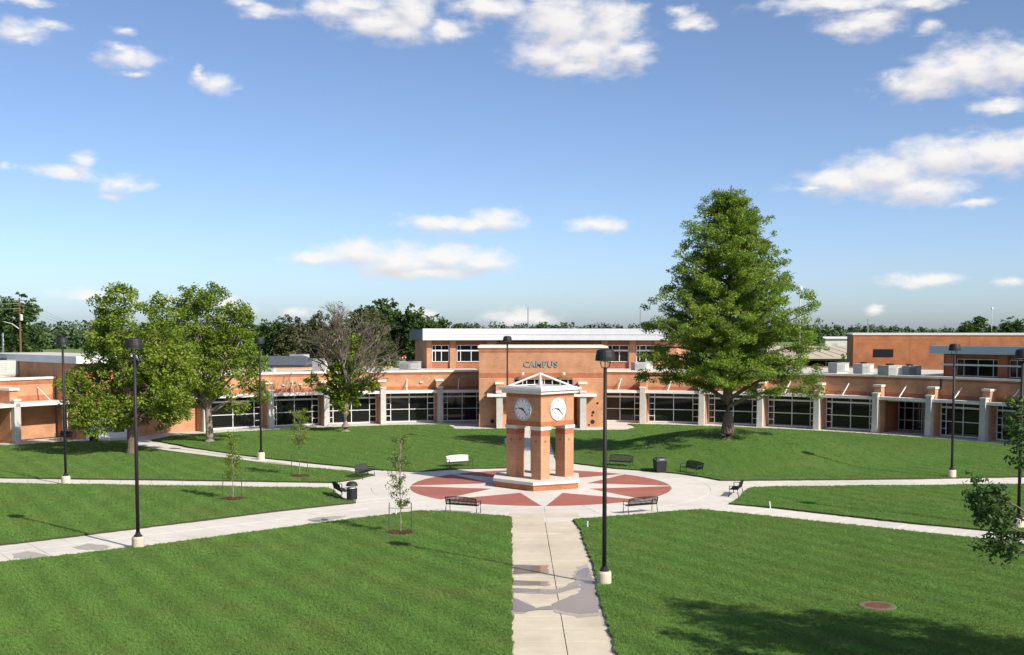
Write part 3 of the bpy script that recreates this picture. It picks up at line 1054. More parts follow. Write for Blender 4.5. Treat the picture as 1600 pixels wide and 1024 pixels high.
# left end wing
le = thing('end_wing', 'orange brick end wing with slim column and canopy at the left edge', 'building')
A0 = Vector((-42.3, 105.2, 0)); A1 = Vector((-45.6, 100.6, 0)); A2 = Vector((-50.5, 90.5, 0))
back = Vector((-.8, .6, 0))
for a, bq in ((A1, A0), (A2, A1)):
    L_ = (bq - a).length
    m_ = MB(); m_.chord(a, bq, 0, L_, -.4, 0, 0, 5.4); m_.build('wall', BRICK, le)
    m_ = MB(); m_.chord(a, bq, 0, L_, -.02, .028, 5.0, 5.39); m_.build('brick_band', BRICK_R, le)
    m_ = MB(); m_.chord(a, bq, 0, L_, -.02, .028, 3.46, 3.95); m_.build('brick_band', BRICK_R, le)
    m_ = MB(); m_.chord(a, bq, -.1, L_ + .1, -.6, .14, 5.402, 5.6); m_.build('coping', COPING, le)
    m_ = MB(); m_.chord(a, bq, 0, L_ + (1.0 if bq is A0 else 0), .03, 2.6, 3.17, 3.45); m_.build('canopy', WHITE, le)
    m_ = MB(); m_.chord(a, bq, 0, L_, -9, -.4, 5.2, 5.38); m_.build('roof', ROOF, le)
u_ = (A0 - A1).normalized(); n_ = Vector((u_.y, -u_.x, 0))
for s in (.4, -7.5):
    base = A1 + u_ * s
    m_ = MB(); m_.chord(base, base + u_, -.3, .3, 2.05, 2.6, 0, 3.7); c_ = m_.build('column', CONC_P, le)
    m_ = MB(); m_.chord(base, base + u_, -.36, .36, 2.0, 2.65, 3.702, 3.86); m_.build('column_cap', COPING, c_)
    m_ = MB(); m_.chord(base, base + u_, -.38, .38, .03, 2.04, 0, 4.6); c_ = m_.build('brick_fin', BRICK, le)
    m_ = MB(); m_.chord(base, base + u_, -.48, .48, .0, 2.2, 4.602, 4.82); m_.build('fin_cap', COPING, c_)
u2 = (A1 - A2).normalized()
Bq = A1 - u2 * .5
window(le, Bq - u2 * 1.5 + n_ * .08, Bq + n_ * .08, .05, 3.1, [.04, .45, 1.4], [.09, .85, 1.5, 2.1, 2.8, 3.06])
MB().tube(A1 + u_ * 3.9 + n_ * 2.3 + Vector((0, 0, 3.45)), A1 + u_ * 3.9 + n_ * .05 + Vector((0, 0, 4.7)), .05, n=6).build('canopy_strut', WHITE, le)

# right roof pavilion
rp = thing('roof_pavilion', 'brick upper storey with grey blue fascia rising above the right wing', 'building')
MB().arc(47.5, 68, 53.6, 54.0, 5.345, 7.66, 12).build('wall', BRICK_R, rp)
MB().arc(46.2, 69, 52.4, 53.0, 7.662, 8.4, 14).build('fascia', FASCIA_B, rp)
MB().arc(46.2, 69, 53.002, 64, 7.65, 8.3, 14).build('roof', ROOFD, rp)
MB().arc(47.2, 47.5, 53.5, 63, 5.345, 7.655, 1).build('side_wall', BRICK_R, rp)
for a in (47.55, 53.1, 58.6, 64):
    MB().arc(a, a + 1.0, 53.2, 53.62, 5.346, 7.655, 1).build('pilaster', BRICK_R, rp)
for a in (48.6, 54.15, 59.65):
    A, B = P(a, 53.52), P(a + 4.4, 53.52); W = (B - A).length
    window(rp, A, B, 5.56, 7.2, [.04, W * .18, W * .52, W * .88, W - .04], [5.6, 6.62, 7.16], hb={6.62: .16}, m=ALU, bar=.06)
MB().arc(46.9, 68, 53.05, 53.18, 6.55, 6.72, 10).build('sill_band', ALU, rp)

# gymnasium behind the right wing
gy = thing('gymnasium', 'large plain brick hall with one dark louvre behind the right wing', 'building')
g = [Vector((41, 137, 0)), Vector((64, 131.5, 0)), Vector((70, 155, 0)), Vector((47, 160, 0))]
MB().prism([(p.x, p.y) for p in g], 0, 9.25).build('wall', BRICK_G, gy)
gc = sum(g, Vector()) / 4
MB().prism([(p.x, p.y) for p in [gc + (p - gc) * 1.008 for p in g]], 9.252, 9.45).build('coping', ALU, gy)
Lg = (g[1] - g[0]).length
for t_ in (.275, .555, .83):
    MB().chord(g[0].copy(), g[1].copy(), Lg * t_ - .05, Lg * t_ + .05, -.05, .012, 5.2, 9.24).build('control_joint', BRICK_R, gy)
fr_ = MB(); fr_.chord(g[0].copy(), g[1].copy(), 2.3, 4.6, -.05, .03, 6.62, 7.58); lv = fr_.build('louvre', DARK, gy)
for k in range(7):
    MB().chord(g[0].copy(), g[1].copy(), 2.36, 4.54, .031, .06, 6.68 + k * .125, 6.74 + k * .125).build('blade', BLACK, lv)

# tan-roofed building, white sheds beyond
tb = thing('low_building', 'low building with pale tan metal roof behind the right wing roof', 'building')
x0, x1 = 40, 62
MB().box(((x0 + x1) / 2, 181, 2.9), (x1 - x0 - 1, 17, 5.8)).build('wall', FASCIA_B, tb)
MB().add([(x0, 171, 5.8), (x1, 171, 5.8), (x1, 190, 7.15), (x0, 190, 7.15), (x0, 171, 5.5), (x1, 171, 5.5), (x1, 190, 5.5), (x0, 190, 5.5)],
         [(0, 1, 2, 3), (4, 7, 6, 5), (0, 4, 5, 1), (1, 5, 6, 2), (2, 6, 7, 3), (3, 7, 4, 0)]).build('roof', TANROOF, tb)
for k in range(12):
    x = x0 + .9 + k * 1.85
    MB().hexa([(x, 171.0, 5.805), (x + .1, 171.0, 5.805), (x + .1, 190, 7.155), (x, 190, 7.155)], [(x, 171.0, 5.86), (x + .1, 171.0, 5.86), (x + .1, 190, 7.21), (x, 190, 7.21)]).build('roof_rib', TANROOF, tb)
window(tb, (x0 + 1.5, 172.42), (x1 - 2, 172.42), 3.6, 5.3, [.05, 3, 6, 9, 12, 15, 18.4], [3.65, 5.25], m=ALU)
for k, (xa, xb, yy, h, mm) in enumerate(((152, 176, 560, 5.2, UNITW), (178, 187, 575, 6.0, CREAM), (186, 215, 555, 4.6, UNITW), (216, 236, 570, 5.0, CREAM))):
    sh_ = thing('white_shed', ['long white flat shed far beyond the tan roof, leftmost of four', 'short cream shed far beyond the tan roof', 'long white shed far off beside the gymnasium edge', 'cream shed mostly hidden behind the gymnasium'][k], 'shed')
    MB().box(((xa + xb) / 2, yy, h / 2), (xb - xa, 14, h)).build('wall', mm, sh_)
    MB().add([(xa - .6, yy - 8, h), (xb + .6, yy - 8, h), (xb + .6, yy, h + 1), (xa - .6, yy, h + 1), (xb + .6, yy + 8, h), (xa - .6, yy + 8, h)], [(0, 1, 2, 3), (3, 2, 4, 5), (0, 3, 5), (1, 4, 2), (0, 5, 4, 1)]).build('roof', WHITE, sh_)
    for d in range(3):
        xd = xa + (xb - xa) * (.2 + .3 * d)
        MB().box((xd, yy - 7.05, 1.5), (2.4, .12, 3.0)).build('door', GREYM, sh_)


def rooftop_unit(px, py, w, d, h, label, rz=0.0, z=5.34, white=False, gap=0):
    p = G(px, py, z)
    t = thing('rooftop_unit', label, 'air conditioner', (p.x, p.y, z), rz, 'rooftop units')
    MB().box((0, 0, .06), (w * .92, d * .92, .12)).build('curb', COPING, t)
    bd = MB().box((0, 0, .122 + h / 2), (w, d, h)).build('cabinet', UNITW if white else GREYM, t)
    for k in range(6):
        MB().box((-w * .22, -d / 2 - .012, .25 + (h - .2) * k / 6), (w * .5, .03, .05)).build('louvre', GREYM if white else STEEL, bd)
    MB().box((w * .3, -d / 2 - .015, .122 + h * .5), (w * .36, .03, h * .86)).build('panel', UNITW, t)
    MB().box((0, 0, h + .15), (w + .08, d + .08, .05)).build('lid', UNITW, t)
    MB().lathe([(w * .2, 0), (w * .22, .1), (w * .18, .16)], (0, 0, h + .176), 12).build('fan_guard', BLACK, t)
    return t


rooftop_unit(1310, 583, 1.7, 1.3, .92, 'grey rooftop unit nearest the big conical tree, right wing', .5)
rooftop_unit(1349, 585, 1.6, 1.3, .92, 'grey rooftop unit second from the big conical tree', .5)
rooftop_unit(1390, 589, 1.8, 1.4, .95, 'grey rooftop unit third from the big conical tree', .5)
rooftop_unit(1421, 588, 1.7, 1.4, .85, 'rooftop unit nearest the grey blue fascia on right wing', .5)
rooftop_unit(1003, 581.5, 2.0, 1.5, .9, 'louvred rooftop unit beside the trunk side of the white fascia hall', .2)
rooftop_unit(641, 579.5, 2.1, 1.5, .85, 'grey rooftop unit just left of the white fascia hall', -.2)
rooftop_unit(503, 580, 1.6, 1.5, 1.2, 'pale rooftop unit behind the half bare tree', -.3, white=True)
rooftop_unit(468, 567, 2.2, 1.6, 1.0, 'low rooftop unit left of the half bare tree', -.3, white=True)
rooftop_unit(3, 588, 2.4, 2.0, 1.4, 'white rooftop unit at the left photo edge', .8, z=5.4, white=True)
rooftop_unit(425, 583, .7, .6, .35, 'tiny rooftop vent box above the left wing lamp post', -.3, white=True)

# ------------------------------------------------------------------ clock tower
TX, TY = 1.8, 72.9
ct = thing('clock_tower', 'orange brick clock tower on four columns with white open pyramid frame', 'clock tower', (TX, TY, 0))
pl = [(-1.1, 71.9), (1.31, 69.72), (4.15, 71.0), (4.28, 74.3), (1.8, 76.3), (-.95, 74.6)]
pl = [(x - TX, y - TY) for x, y in pl]
MB().prism(pl, 0, .36).build('plinth', BRICK_R, ct)
MB().prism([(x * 1.035, y * 1.035) for x, y in pl], .362, .55).build('plinth_cap', CONC_W, ct)
S = 3.05 / 2          # half side of the shaft
ca, sa = math.cos(R(45)), math.sin(R(45))


def rot(x, y):
    return (x * ca - y * sa, x * sa + y * ca)


CW = .82
for i, (ix, iy) in enumerate(((-1, -1), (1, -1), (1, 1), (-1, 1))):
    c = rot(ix * (S - CW / 2), iy * (S - CW / 2))
    co = MB().box((c[0], c[1], (.552 + 3.66) / 2), (CW, CW, 3.66 - .552), R(45)).build('column', BRICK, ct)
    MB().box((c[0], c[1], 3.77), (CW + .12, CW + .12, .21), R(45)).build('capital', CONC_W, co)
    MB().box((c[0], c[1], 3.45), (CW + .02, CW + .02, .3), R(45)).build('brick_band', BRICK_R, co)
    for fx, fy in ((-1, 0), (0, -1)):
        d = rot(fx * (CW / 2 + .012), fy * (CW / 2 + .012))
        MB().box((c[0] + d[0], c[1] + d[1], 2.95), (.16 if fy else .03, .16 if fx else .03, .16), R(45)).build('medallion', BRICK_R, co)
MB().box((0, 0, (3.88 + 5.92) / 2), (2 * S, 2 * S, 5.92 - 3.88), R(45)).build('clock_chamber', BRICK, ct)
MB().box((0, 0, 4.05), (2 * S + .03, 2 * S + .03, .28), R(45)).build('brick_band', BRICK_R, ct)
MB().box((0, 0, 5.78), (2 * S + .025, 2 * S + .025, .2), R(45)).build('brick_band', BRICK_R, ct)
cn = MB().box((0, 0, 6.03), (2 * S + .44, 2 * S + .44, .21), R(45)).build('cornice', CONC_W, ct)
MB().box((0, 0, 6.21), (2 * S + .70, 2 * S + .70, .15), R(45)).build('cornice_lip', WHITE, cn)
MB().box((0, 0, 6.31), (2 * S + .3, 2 * S + .3, .05), R(45)).build('roof_deck', ROOF, ct)
for k in range(4):
    a = R(90 * k)
    MB().tube((math.cos(a) * 2.12, math.sin(a) * 2.12, 6.30), (math.cos(a) * .05, math.sin(a) * .05, 7.12), .065, n=8).build('rafter', WHITE, ct)
MB().tube((0, 0, 6.3), (0, 0, 7.2), .06, n=8).build('king_post', WHITE, ct)
for k in range(4):
    a0, a1 = R(90 * k), R(90 * k + 90)
    MB().tube((math.cos(a0) * 2.1, math.sin(a0) * 2.1, 6.34), (math.cos(a1) * 2.1, math.sin(a1) * 2.1, 6.34), .045, n=6).build('tie_rail', WHITE, ct)
# joint on the sunlit face
d = rot(.75, -S - .006)
MB().box((d[0], d[1], 4.9), (.025, .02, 1.95), R(45)).build('control_joint', BRICK_R, ct)


def clock(nx, ny, label):
    """clock on the face whose outward normal (before the 45 degree turn) is (nx, ny)"""
    n = Vector((*rot(nx, ny), 0)); u = Vector((-n.y, n.x, 0))      # u: to the viewer's right
    c = n * S + Vector((0, 0, 4.93))
    up = Vector((0, 0, 1))

    def pt(x, y, d):
        return c + u * x + up * y + n * d
    def disc(m, r, d0, d1, k=36):
        vs = [pt(r * math.cos(2 * math.pi * i / k), r * math.sin(2 * math.pi * i / k), d) for d in (d0, d1) for i in range(k)]
        m.add(vs, [tuple(range(k)), tuple(range(k, 2 * k))] + [(i, (i + 1) % k, k + (i + 1) % k, k + i) for i in range(k)])
    def bar(m, ang, r0, r1, w0, w1, d0, d1):
        s, cc = math.sin(ang), math.cos(ang)
        q = []
        for d_ in (d0, d1):
            for r_2, w in ((r0, -w0), (r1, -w1), (r1, w1), (r0, w0)):
                q.append(pt(r_2 * s + w * cc, r_2 * cc - w * s, d_))
        m.hexa(q[:4], q[4:])
    m = MB(); disc(m, .72, 0, .07); ck = m.build('clock_rim', ALU, ct)
    tag(ck, label)
    m = MB(); disc(m, .64, .06, .075); m.build('clock_face', CLOCKW, ck)
    m = MB(); disc(m, .665, .06, .0715); m.build('rim_ring', BLACK, ck)
    for h in range(12):
        m = MB(); bar(m, R(30 * h), .50, .58 if h % 3 else .60, .018 if h % 3 else .032, .018 if h % 3 else .032, .075, .082); m.build('hour_mark', BLACK, ck)
    m = MB(); bar(m, R(280), -.10, .40, .05, .025, .084, .094); m.build('hour_hand', BLACK, ck)
    m = MB(); bar(m, R(132), -.12, .58, .04, .018, .096, .106); m.build('minute_hand', BLACK, ck)


clock(-1, 0, 'clock dial on the shaded left face')
clock(0, -1, 'clock dial on the sunlit right face')

# ------------------------------------------------------------------ street furniture
def lamp_post(px, py, top_y, label, world=None):
    p = world if world is not None else G(px, py)
    h = CAMZ - (top_y - HOR) / F * p.y
    t = thing('lamp_post', label, 'lamp post', (p.x, p.y, 0), random.uniform(-.3, .3), 'lamp posts round the lawns')
    MB().lathe([(.28, -.3), (.28, .47), (.25, .55)], n=20).build('footing', CONC_T, t, smooth=False)
    MB().lathe([(.19, .551), (.19, .60), (.12, .66), (.11, .74)], n=14).build('base_collar', BLACK, t)
    MB().lathe([(.085, .6), (.082, h * .5), (.068, h - .72)], n=12).build('pole', BRONZE, t, smooth=True)
    hd = MB().lathe([(.36, h - .47), (.39, h - .46), (.385, h - .32), (.345, h - .12), (.31, h - .05), (.16, h - .01), (.05, h)], n=20).build('lamp_head', BLACK, t)
    MB().lathe([(.20, h - .50), (.30, h - .471)], n=16).build('lens', LENS, hd)
    for k in range(3):
        a = 2 * math.pi * k / 3 + .4
        x, y = math.cos(a), math.sin(a)
        MB().path([(x * .05, y * .05, h - .76), (x * .18, y * .18, h - .70), (x * .23, y * .23, h - .47)], [.02, .018, .018], 5).build('yoke_arm', BLACK, hd)
    return t


lamp_post(216, 857, 528, 'tall black lamp post on the near left walkway edge')
lamp_post(944, 914, 545, 'tall black lamp post nearest, beside the wet centre walkway')
lamp_post(103, 757, 527, 'black lamp post farthest left, on the middle left walkway')
lamp_post(408, 718, 527, 'black lamp post on the upper left walkway by young trees')
lamp_post(793, 700, 525, 'black lamp post rising behind the clock tower', Vector((-.4, 98.4, 0)))
lamp_post(1487, 747, 537, 'black lamp post on the middle right walkway edge')
lamp_post(1591, 826, 545, 'black lamp post at the right photo edge behind the leafy branch')


def make_bench():
    t = thing('park_bench', 'x', 'bench')
    L_ = 1.85
    st = MB()
    n = 23
    for i in range(n):
        x = -L_ / 2 + .06 + (L_ - .12) * i / (n - 1)
        st.box((x, -.01, .45), (.042, .46, .012))
    st.box((0, .22, .445), (L_, .035, .03)); st.box((0, -.24, .445), (L_, .035, .03)); st.box((0, 0, .425), (L_, .03, .03))
    st.build('seat', BLACK, t)
    bk = MB()
    for i in range(n):
        x = -L_ / 2 + .06 + (L_ - .12) * i / (n - 1)
        zt = .90 - .07 * (2 * x / L_) ** 2
        bk.tube((x, -.245, .46), (x, -.36, zt), .027, n=4, cap=True)
    pts = [(-L_ / 2 + L_ * k / 10, -.36, .905 - .07 * (2 * k / 10 - 1) ** 2) for k in range(11)]
    bk.path(pts, [.024] * 11, 6)
    bk.box((0, -.25, .475), (L_, .03, .03)); bk.box((0, -.305, .66), (L_, .02, .025))
    bk.build('backrest', BLACK, t)
    for s in (-1, 1):
        x = s * L_ / 2
        MB().path([(x, .25, 0), (x, .23, .25), (x, .22, .45), (x, .24, .64)], [.024] * 4, 6).build('leg', BLACK, t)
        MB().path([(x, -.34, 0), (x, -.27, .25), (x, -.25, .47), (x, -.36, .84)], [.024] * 4, 6).build('leg', BLACK, t)
        MB().path([(x, .24, .64), (x, .18, .67), (x, -.1, .66), (x, -.31, .67)], [.022] * 4, 6).build('armrest', BLACK, t)
    return t


bench0 = make_bench()
BN = [((724, 801), 'dark slatted bench on the near plaza edge, left of the centre walkway', 0),
      ((1000, 801), 'dark slatted bench on the near plaza edge, right of the centre walkway', 0),
      ((718, 731.5), 'bench with sun glare painted pale on backrest, far plaza edge left of tower', 0),
      ((968, 731), 'dark bench on far plaza edge between tower and square bin', 0),
      ((1080, 741.5), 'dark bench just right of the square bin on far plaza edge', 0),
      ((1149, 774), 'dark bench seen side on at the right plaza edge', 0),
      ((571, 747), 'dark bench at left plaza edge behind the domed bin', 0),
      ((534, 777), 'dark bench seen side on beside the domed bin', 0),
      ((99, 690), 'dark bench by the shaded pavilion wall far left', 0)]
for i, ((px, py), lab, _) in enumerate(BN):
    o = bench0 if i == 0 else copy_tree(bench0)
    p = G(px, py)
    if i == 8:
        rz = R(10)
        d = Vector((-.6, -.8))
    else:
        d = Vector((CX - p.x, CY - p.y))
    o.location = (p.x, p.y, .0 if i != 8 else -.005)
    o.rotation_euler = (0, 0, math.atan2(d.y, d.x) - math.pi / 2)
    o['label'] = lab
    o['group'] = 'benches round the plaza'
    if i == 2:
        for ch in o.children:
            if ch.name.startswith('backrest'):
                ch.data = ch.data.copy(); ch.data.materials[0] = CREAM  # sun glare on the dark metal backrest, painted in as pale colour
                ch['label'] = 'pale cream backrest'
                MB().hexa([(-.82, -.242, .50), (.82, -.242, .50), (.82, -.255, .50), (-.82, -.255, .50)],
                          [(-.82, -.335, .84), (.82, -.335, .84), (.82, -.348, .84), (-.82, -.348, .84)]).build('glare_panel', CREAM, o)  # added pale sheet that carries the painted glare


def domed_bin(px, py, label):
    p = G(px, py)
    t = thing('litter_bin', label, 'bin', (p.x, p.y, 0), math.atan2(-p.x, p.y), 'bins round the plaza')
    MB().lathe([(.27, .10), (.29, .12), (.29, .74), (.27, .76)], n=20).build('body', BLACK, t)
    for k in range(20):
        a = 2 * math.pi * k / 20
        MB().box((.30 * math.cos(a), .30 * math.sin(a), .44), (.012, .05, .66), a).build('slat', BLACK, t)
    for k in range(4):
        a = math.pi / 4 + k * math.pi / 2
        MB().tube((.31 * math.cos(a), .31 * math.sin(a), 0), (.31 * math.cos(a), .31 * math.sin(a), .90), .018, n=6).build('post', BLACK, t)
    MB().lathe([(.35, .90), (.345, .95), (.30, 1.04), (.20, 1.12), (.05, 1.15)], n=20).build('lid', BLACK, t, smooth=False)
    MB().lathe([(.26, .765), (.24, .80)], n=16).build('liner', CREAM, t)
    return t


def square_bin(p, label):
    t = thing('litter_bin', label, 'bin', (p.x, p.y, 0), .25, 'bins round the plaza')
    MB().hexa([(-.33, -.33, .06), (.33, -.33, .06), (.33, .33, .06), (-.33, .33, .06)], [(-.38, -.38, .80), (.38, -.38, .80), (.38, .38, .80), (-.38, .38, .80)]).build('body', BLACK, t)
    MB().box((0, 0, .03), (.6, .6, .06)).build('base', BLACK, t)
    lid = MB().hexa([(-.43, -.43, .802), (.43, -.43, .802), (.43, .43, .802), (-.43, .43, .802)], [(-.30, -.30, 1.02), (.30, -.30, 1.02), (.30, .30, 1.02), (-.30, .30, 1.02)]).build('lid', BLACK, t)
    for a in range(4):
        MB().box((.375 * math.cos(a * math.pi / 2), .375 * math.sin(a * math.pi / 2), .90), (.02, .36, .13), a * math.pi / 2).build('flap', STEEL, lid)
    return t


domed_bin(550, 783, 'black domed litter bin at the left plaza edge')
square_bin(G(1031, 738), 'black square litter bin on far right plaza edge')
square_bin(G(147, 691, 0), 'black litter bin in front of the white doors, far left')


def post(px, py, label, h=.42, tilt=0.0):
    p = G(px, py, .05)
    t = thing('marker_post', label, 'marker', (p.x, p.y, .0))
    MB().path([(0, 0, -.1), (tilt * .5, 0, h * .5), (tilt, 0, h)], [.032, .032, .032], 8).build('pipe', WHITE, t)
    MB().lathe([(.04, h - .01), (.04, h + .03), (.02, h + .045)], (tilt, 0, 0), 8).build('cap', WHITE, t)


post(918, 825, 'short white marker pipe in the lawn beside the centre walkway', .34)
post(1204, 793, 'short leaning white marker pipe in the right wedge lawn', .34, -.06)
post(619, 805, 'short white marker pipe behind the nearest young tree', .3)

# manhole
p = G(1371, 949, .06)
mh = thing('manhole', 'rusty round drain cover in a concrete ring on near right lawn', 'manhole', (p.x, p.y, LAWN_Z))
MB().lathe([(.66, -.1), (.66, .035), (.62, .05), (.47, .05), (.46, .03)], n=32).build('ring', mat('old_concrete', (.17, .13, .085), (.11, .09, .06), .95, 5, bump=.4), mh)
RUST = mat('rust', (.17, .065, .04), (.11, .045, .03), .9, 6, bump=.5)
cv = MB().lathe([(.455, -.08), (.455, .042), (.44, .046)], n=32).build('cover', RUST, mh)
for k in range(7):
    y = -.36 + k * .12
    w = math.sqrt(max(.01, .41 ** 2 - y * y)) * 2
    MB().box((0, y, .052), (w, .05, .014)).build('grate_bar', RUST, cv)

# ------------------------------------------------------------------ puddles on the centre walkway
def blob_poly(pts, jit=.05, step=.25):
    q = resample(pts, step)
    return [p_ + Vector((random.gauss(0, jit), random.gauss(0, jit * .8))) for p_ in q]


def puddle(pxpts, m, z, jit=.04):
    pts = blob_poly([tuple(G(a, b, z)[:2]) for a, b in pxpts], jit)
    o = MB().sheet([(p_.x, p_.y) for p_ in pts], z).build('puddle', m)
    bm = bmesh.new(); bm.from_mesh(o.data)
    bmesh.ops.triangulate(bm, faces=bm.faces)
    for f_ in bm.faces:
        if f_.normal.z < 0: f_.normal_flip()
    bm.to_mesh(o.data); bm.free()
    tag(o, kind='structure')


WET = [[(803, 883), (856, 884), (857, 895), (803, 897)], [(800, 907), (857, 909), (858, 915), (801, 914)], [(800, 919), (862, 921), (880, 918), (890, 912), (900, 908), (905, 918), (868, 927), (801, 925)],
       [(801, 934), (812, 938), (838, 950), (858, 946), (868, 948), (868, 952), (840, 953), (820, 957), (801, 956)],
       [(896, 904), (903, 892), (917, 887), (925, 903), (931, 925), (935, 957), (905, 959), (870, 953), (862, 944), (880, 936), (906, 926), (908, 914)]]
for k, w_ in enumerate(WET):
    cx_ = sum(p_[0] for p_ in w_) / len(w_); cy_ = sum(p_[1] for p_ in w_) / len(w_)
    puddle([(max(799, cx_ + (x - cx_) * 1.06), cy_ + (y - cy_) * 1.16) for x, y in w_], DAMP, .0035 + k * .0004, .05)
    puddle(w_, WATER, .008 + k * .0004, .03)
puddle([(20, 866), (45, 861), (75, 868), (55, 873), (22, 872)], DAMP, .004)
puddle([(116, 855), (140, 849), (176, 854), (160, 859), (125, 858)], DAMP, .004)
puddle([(478, 812), (500, 808), (542, 806), (530, 810), (495, 816)], DAMP, .004)
puddle([(398, 721), (430, 722), (470, 729), (440, 728)], DAMP, .004)

# ------------------------------------------------------------------ vegetation
def quad_mesh(name, V, mt, tint, parent=None, loc=None):
    """V: (N,4,3) leaf quads, tint: (N,)"""
    n = len(V)
    me = bpy.data.meshes.new(name)
    me.vertices.add(4 * n); me.loops.add(4 * n); me.polygons.add(n)
    me.vertices.foreach_set('co', np.ascontiguousarray(V, dtype=np.float32).ravel())
    me.loops.foreach_set('vertex_index', np.arange(4 * n, dtype=np.int32))
    me.polygons.foreach_set('loop_start', np.arange(0, 4 * n, 4, dtype=np.int32))
    me.update(calc_edges=True)
    at = me.attributes.new('tint', 'FLOAT', 'FACE')
    at.data.foreach_set('value', np.clip(tint, 0, 1).astype(np.float32))
    me.materials.append(mt)
    o = bpy.data.objects.new(name, me)
    COL.objects.link(o)
    if parent is not None: o.parent = parent
    if loc is not None: o.location = loc
    return o


def leaf_quads(c, size, up=.4, aspect=.55):
    n = len(c)
    nr = RNG.normal(size=(n, 3)); nr[:, 2] = np.abs(nr[:, 2]) + up
    nr /= np.linalg.norm(nr, axis=1)[:, None]
    t = RNG.normal(size=(n, 3))
    u = np.cross(nr, t); u /= np.linalg.norm(u, axis=1)[:, None] + 1e-9
    w = np.cross(nr, u)
    s = np.asarray(size).reshape(-1, 1) * np.ones((n, 1))
    V = np.stack([c + u * s, c + w * s * aspect, c - u * s * .9, c - w * s * aspect], axis=1)
    return V


def clump_points(cl, per, squash=.75):
    """cl: list of (x,y,z,r,tint); returns points and tints"""
    A = np.array(cl)
    n = np.maximum(4, (per * (A[:, 3] / .6) ** 2)).astype(int)
    idx = np.repeat(np.arange(len(A)), n)
    d = RNG.normal(size=(len(idx), 3)); d /= np.linalg.norm(d, axis=1)[:, None]
    rr = RNG.random(len(idx)) ** .45
    off = d * rr[:, None] * A[idx, 3][:, None]
    off[:, 2] *= squash
    pts = A[idx, :3] + off
    tint = A[idx, 4] + RNG.normal(0, .13, len(idx))
    return pts, tint


def bent(p0, p1, sag, k=5, wob=.06):
    p0, p1 = Vector(p0), Vector(p1)
    out = []
    L_ = (p1 - p0).length
    for i in range(k):
        t = i / (k - 1)
        q = p0.lerp(p1, t)
        q.z += sag * math.sin(math.pi * t)
        if 0 < i < k - 1:
            q += Vector((random.gauss(0, wob * L_ * .3), random.gauss(0, wob * L_ * .3), random.gauss(0, wob * L_ * .2)))
        out.append(q)
    return out


def broadleaf(name, label, base, lobes, trunk_r, fork, mt, leaf=.17, per=66, dens=11.0, depth=2.4, bark=BARK, group=None, cat='tree', lean=0.0):
    t = thing(name, label, cat, base, 0, group)
    tr = MB()
    top = (lean * fork * .3, 0, fork)
    tr.path([(0, 0, -.3), (0, 0, .05), (0, 0, .4), (lean * fork * .15, 0, fork * .6), top], [trunk_r * 1.5, trunk_r * 1.35, trunk_r * 1.05, trunk_r * .92, trunk_r * .85], 12)
    cl = []
    for (x, z, r) in lobes:
        y = random.uniform(-depth, depth) if abs(x) + r < 99 else 0
        tr.path(bent(top if z > fork + 1 else (0, 0, fork * .8), (x, y, z - r * .1), .3, 6), [trunk_r * .5, trunk_r * .42, trunk_r * .33, trunk_r * .24, trunk_r * .15, .03], 7)
        n = int(dens * r * r) + 3
        tb = random.gauss(.5, .08)
        for _ in range(n):
            d = Vector((random.gauss(0, 1), random.gauss(0, 1), random.gauss(0, 1))).normalized()
            rad = r * random.uniform(.5, 1.02)
            cp = Vector((x, y, z)) + Vector((d.x * rad, d.y * rad, d.z * rad * .9))
            if cp.z < .9: continue
            cl.append((cp.x, cp.y, cp.z, random.uniform(.34, .68), tb + random.gauss(0, .16)))
            if random.random() < .25:
                tr.path(bent((x, y, z), cp, .0, 4), [.05, .035, .022, .012], 4)
    pts, ti = clump_points(cl, per)
    tr.build('trunk', bark, t)
    quad_mesh('crown', leaf_quads(pts, leaf * RNG.uniform(.7, 1.25, len(pts))), mt, ti, t)
    return t


random.seed(21)
pA = GM(205, 708)
broadleaf('lawn_tree', 'broad green tree with low crown beside the left doors, dark trunk', pA,
          [(.2, 12.2, 1.6), (-1.0, 11.2, 1.4), (1.6, 11.9, 1.2), (-.6, 9.6, 2.0), (1.8, 9.2, 2.3), (-1.6, 7.7, 2.0), (.8, 7.2, 2.6), (3.0, 7.0, 2.0), (-2.6, 5.6, 2.2),
           (-3.0, 3.8, 1.9), (0, 5.0, 2.6), (2.6, 5.0, 2.2), (-1.2, 3.2, 1.9), (1.6, 3.6, 2.0), (3.8, 4.0, 1.6), (-3.4, 5.2, 1.4), (-3.2, 3.0, 1.3), (-2.2, 2.6, 1.3), (4.2, 5.6, 1.3), (4.0, 7.4, 1.4), (2.6, 2.9, 1.2), (-1.8, 9.0, 1.5)],
          .30, 2.4, LEAF_A, leaf=.13)
pB = GM(328, 690)
broadleaf('lawn_tree', 'round topped green tree with leaning grey trunk left of window bays', pB,
          [(-1.5, 12.4, 1.6), (.3, 12.2, 1.5), (-2.9, 10.8, 1.7), (-.8, 10.0, 2.4), (1.8, 10.2, 1.6), (-3.4, 8.5, 2.0), (1.0, 8.2, 2.3), (3.0, 8.8, 1.5), (-2.0, 6.8, 2.4),
           (3.4, 7.0, 1.5), (.6, 5.8, 2.1), (-3.6, 5.4, 1.7), (3.3, 5.2, 1.4), (-1.6, 4.2, 1.7), (3.9, 4.2, 1.1), (2.8, 3.5, 1.0), (3.6, 11.0, .7), (-3.0, 3.6, 1.1), (-4.4, 6.8, 1.4), (-4.2, 9.4, 1.3), (1.8, 7.0, 1.7), (-.2, 7.6, 2.2), (2.2, 11.4, 1.0)],
          .33, 3.2, LEAF_A, leaf=.13, bark=BARKG, lean=-.15)

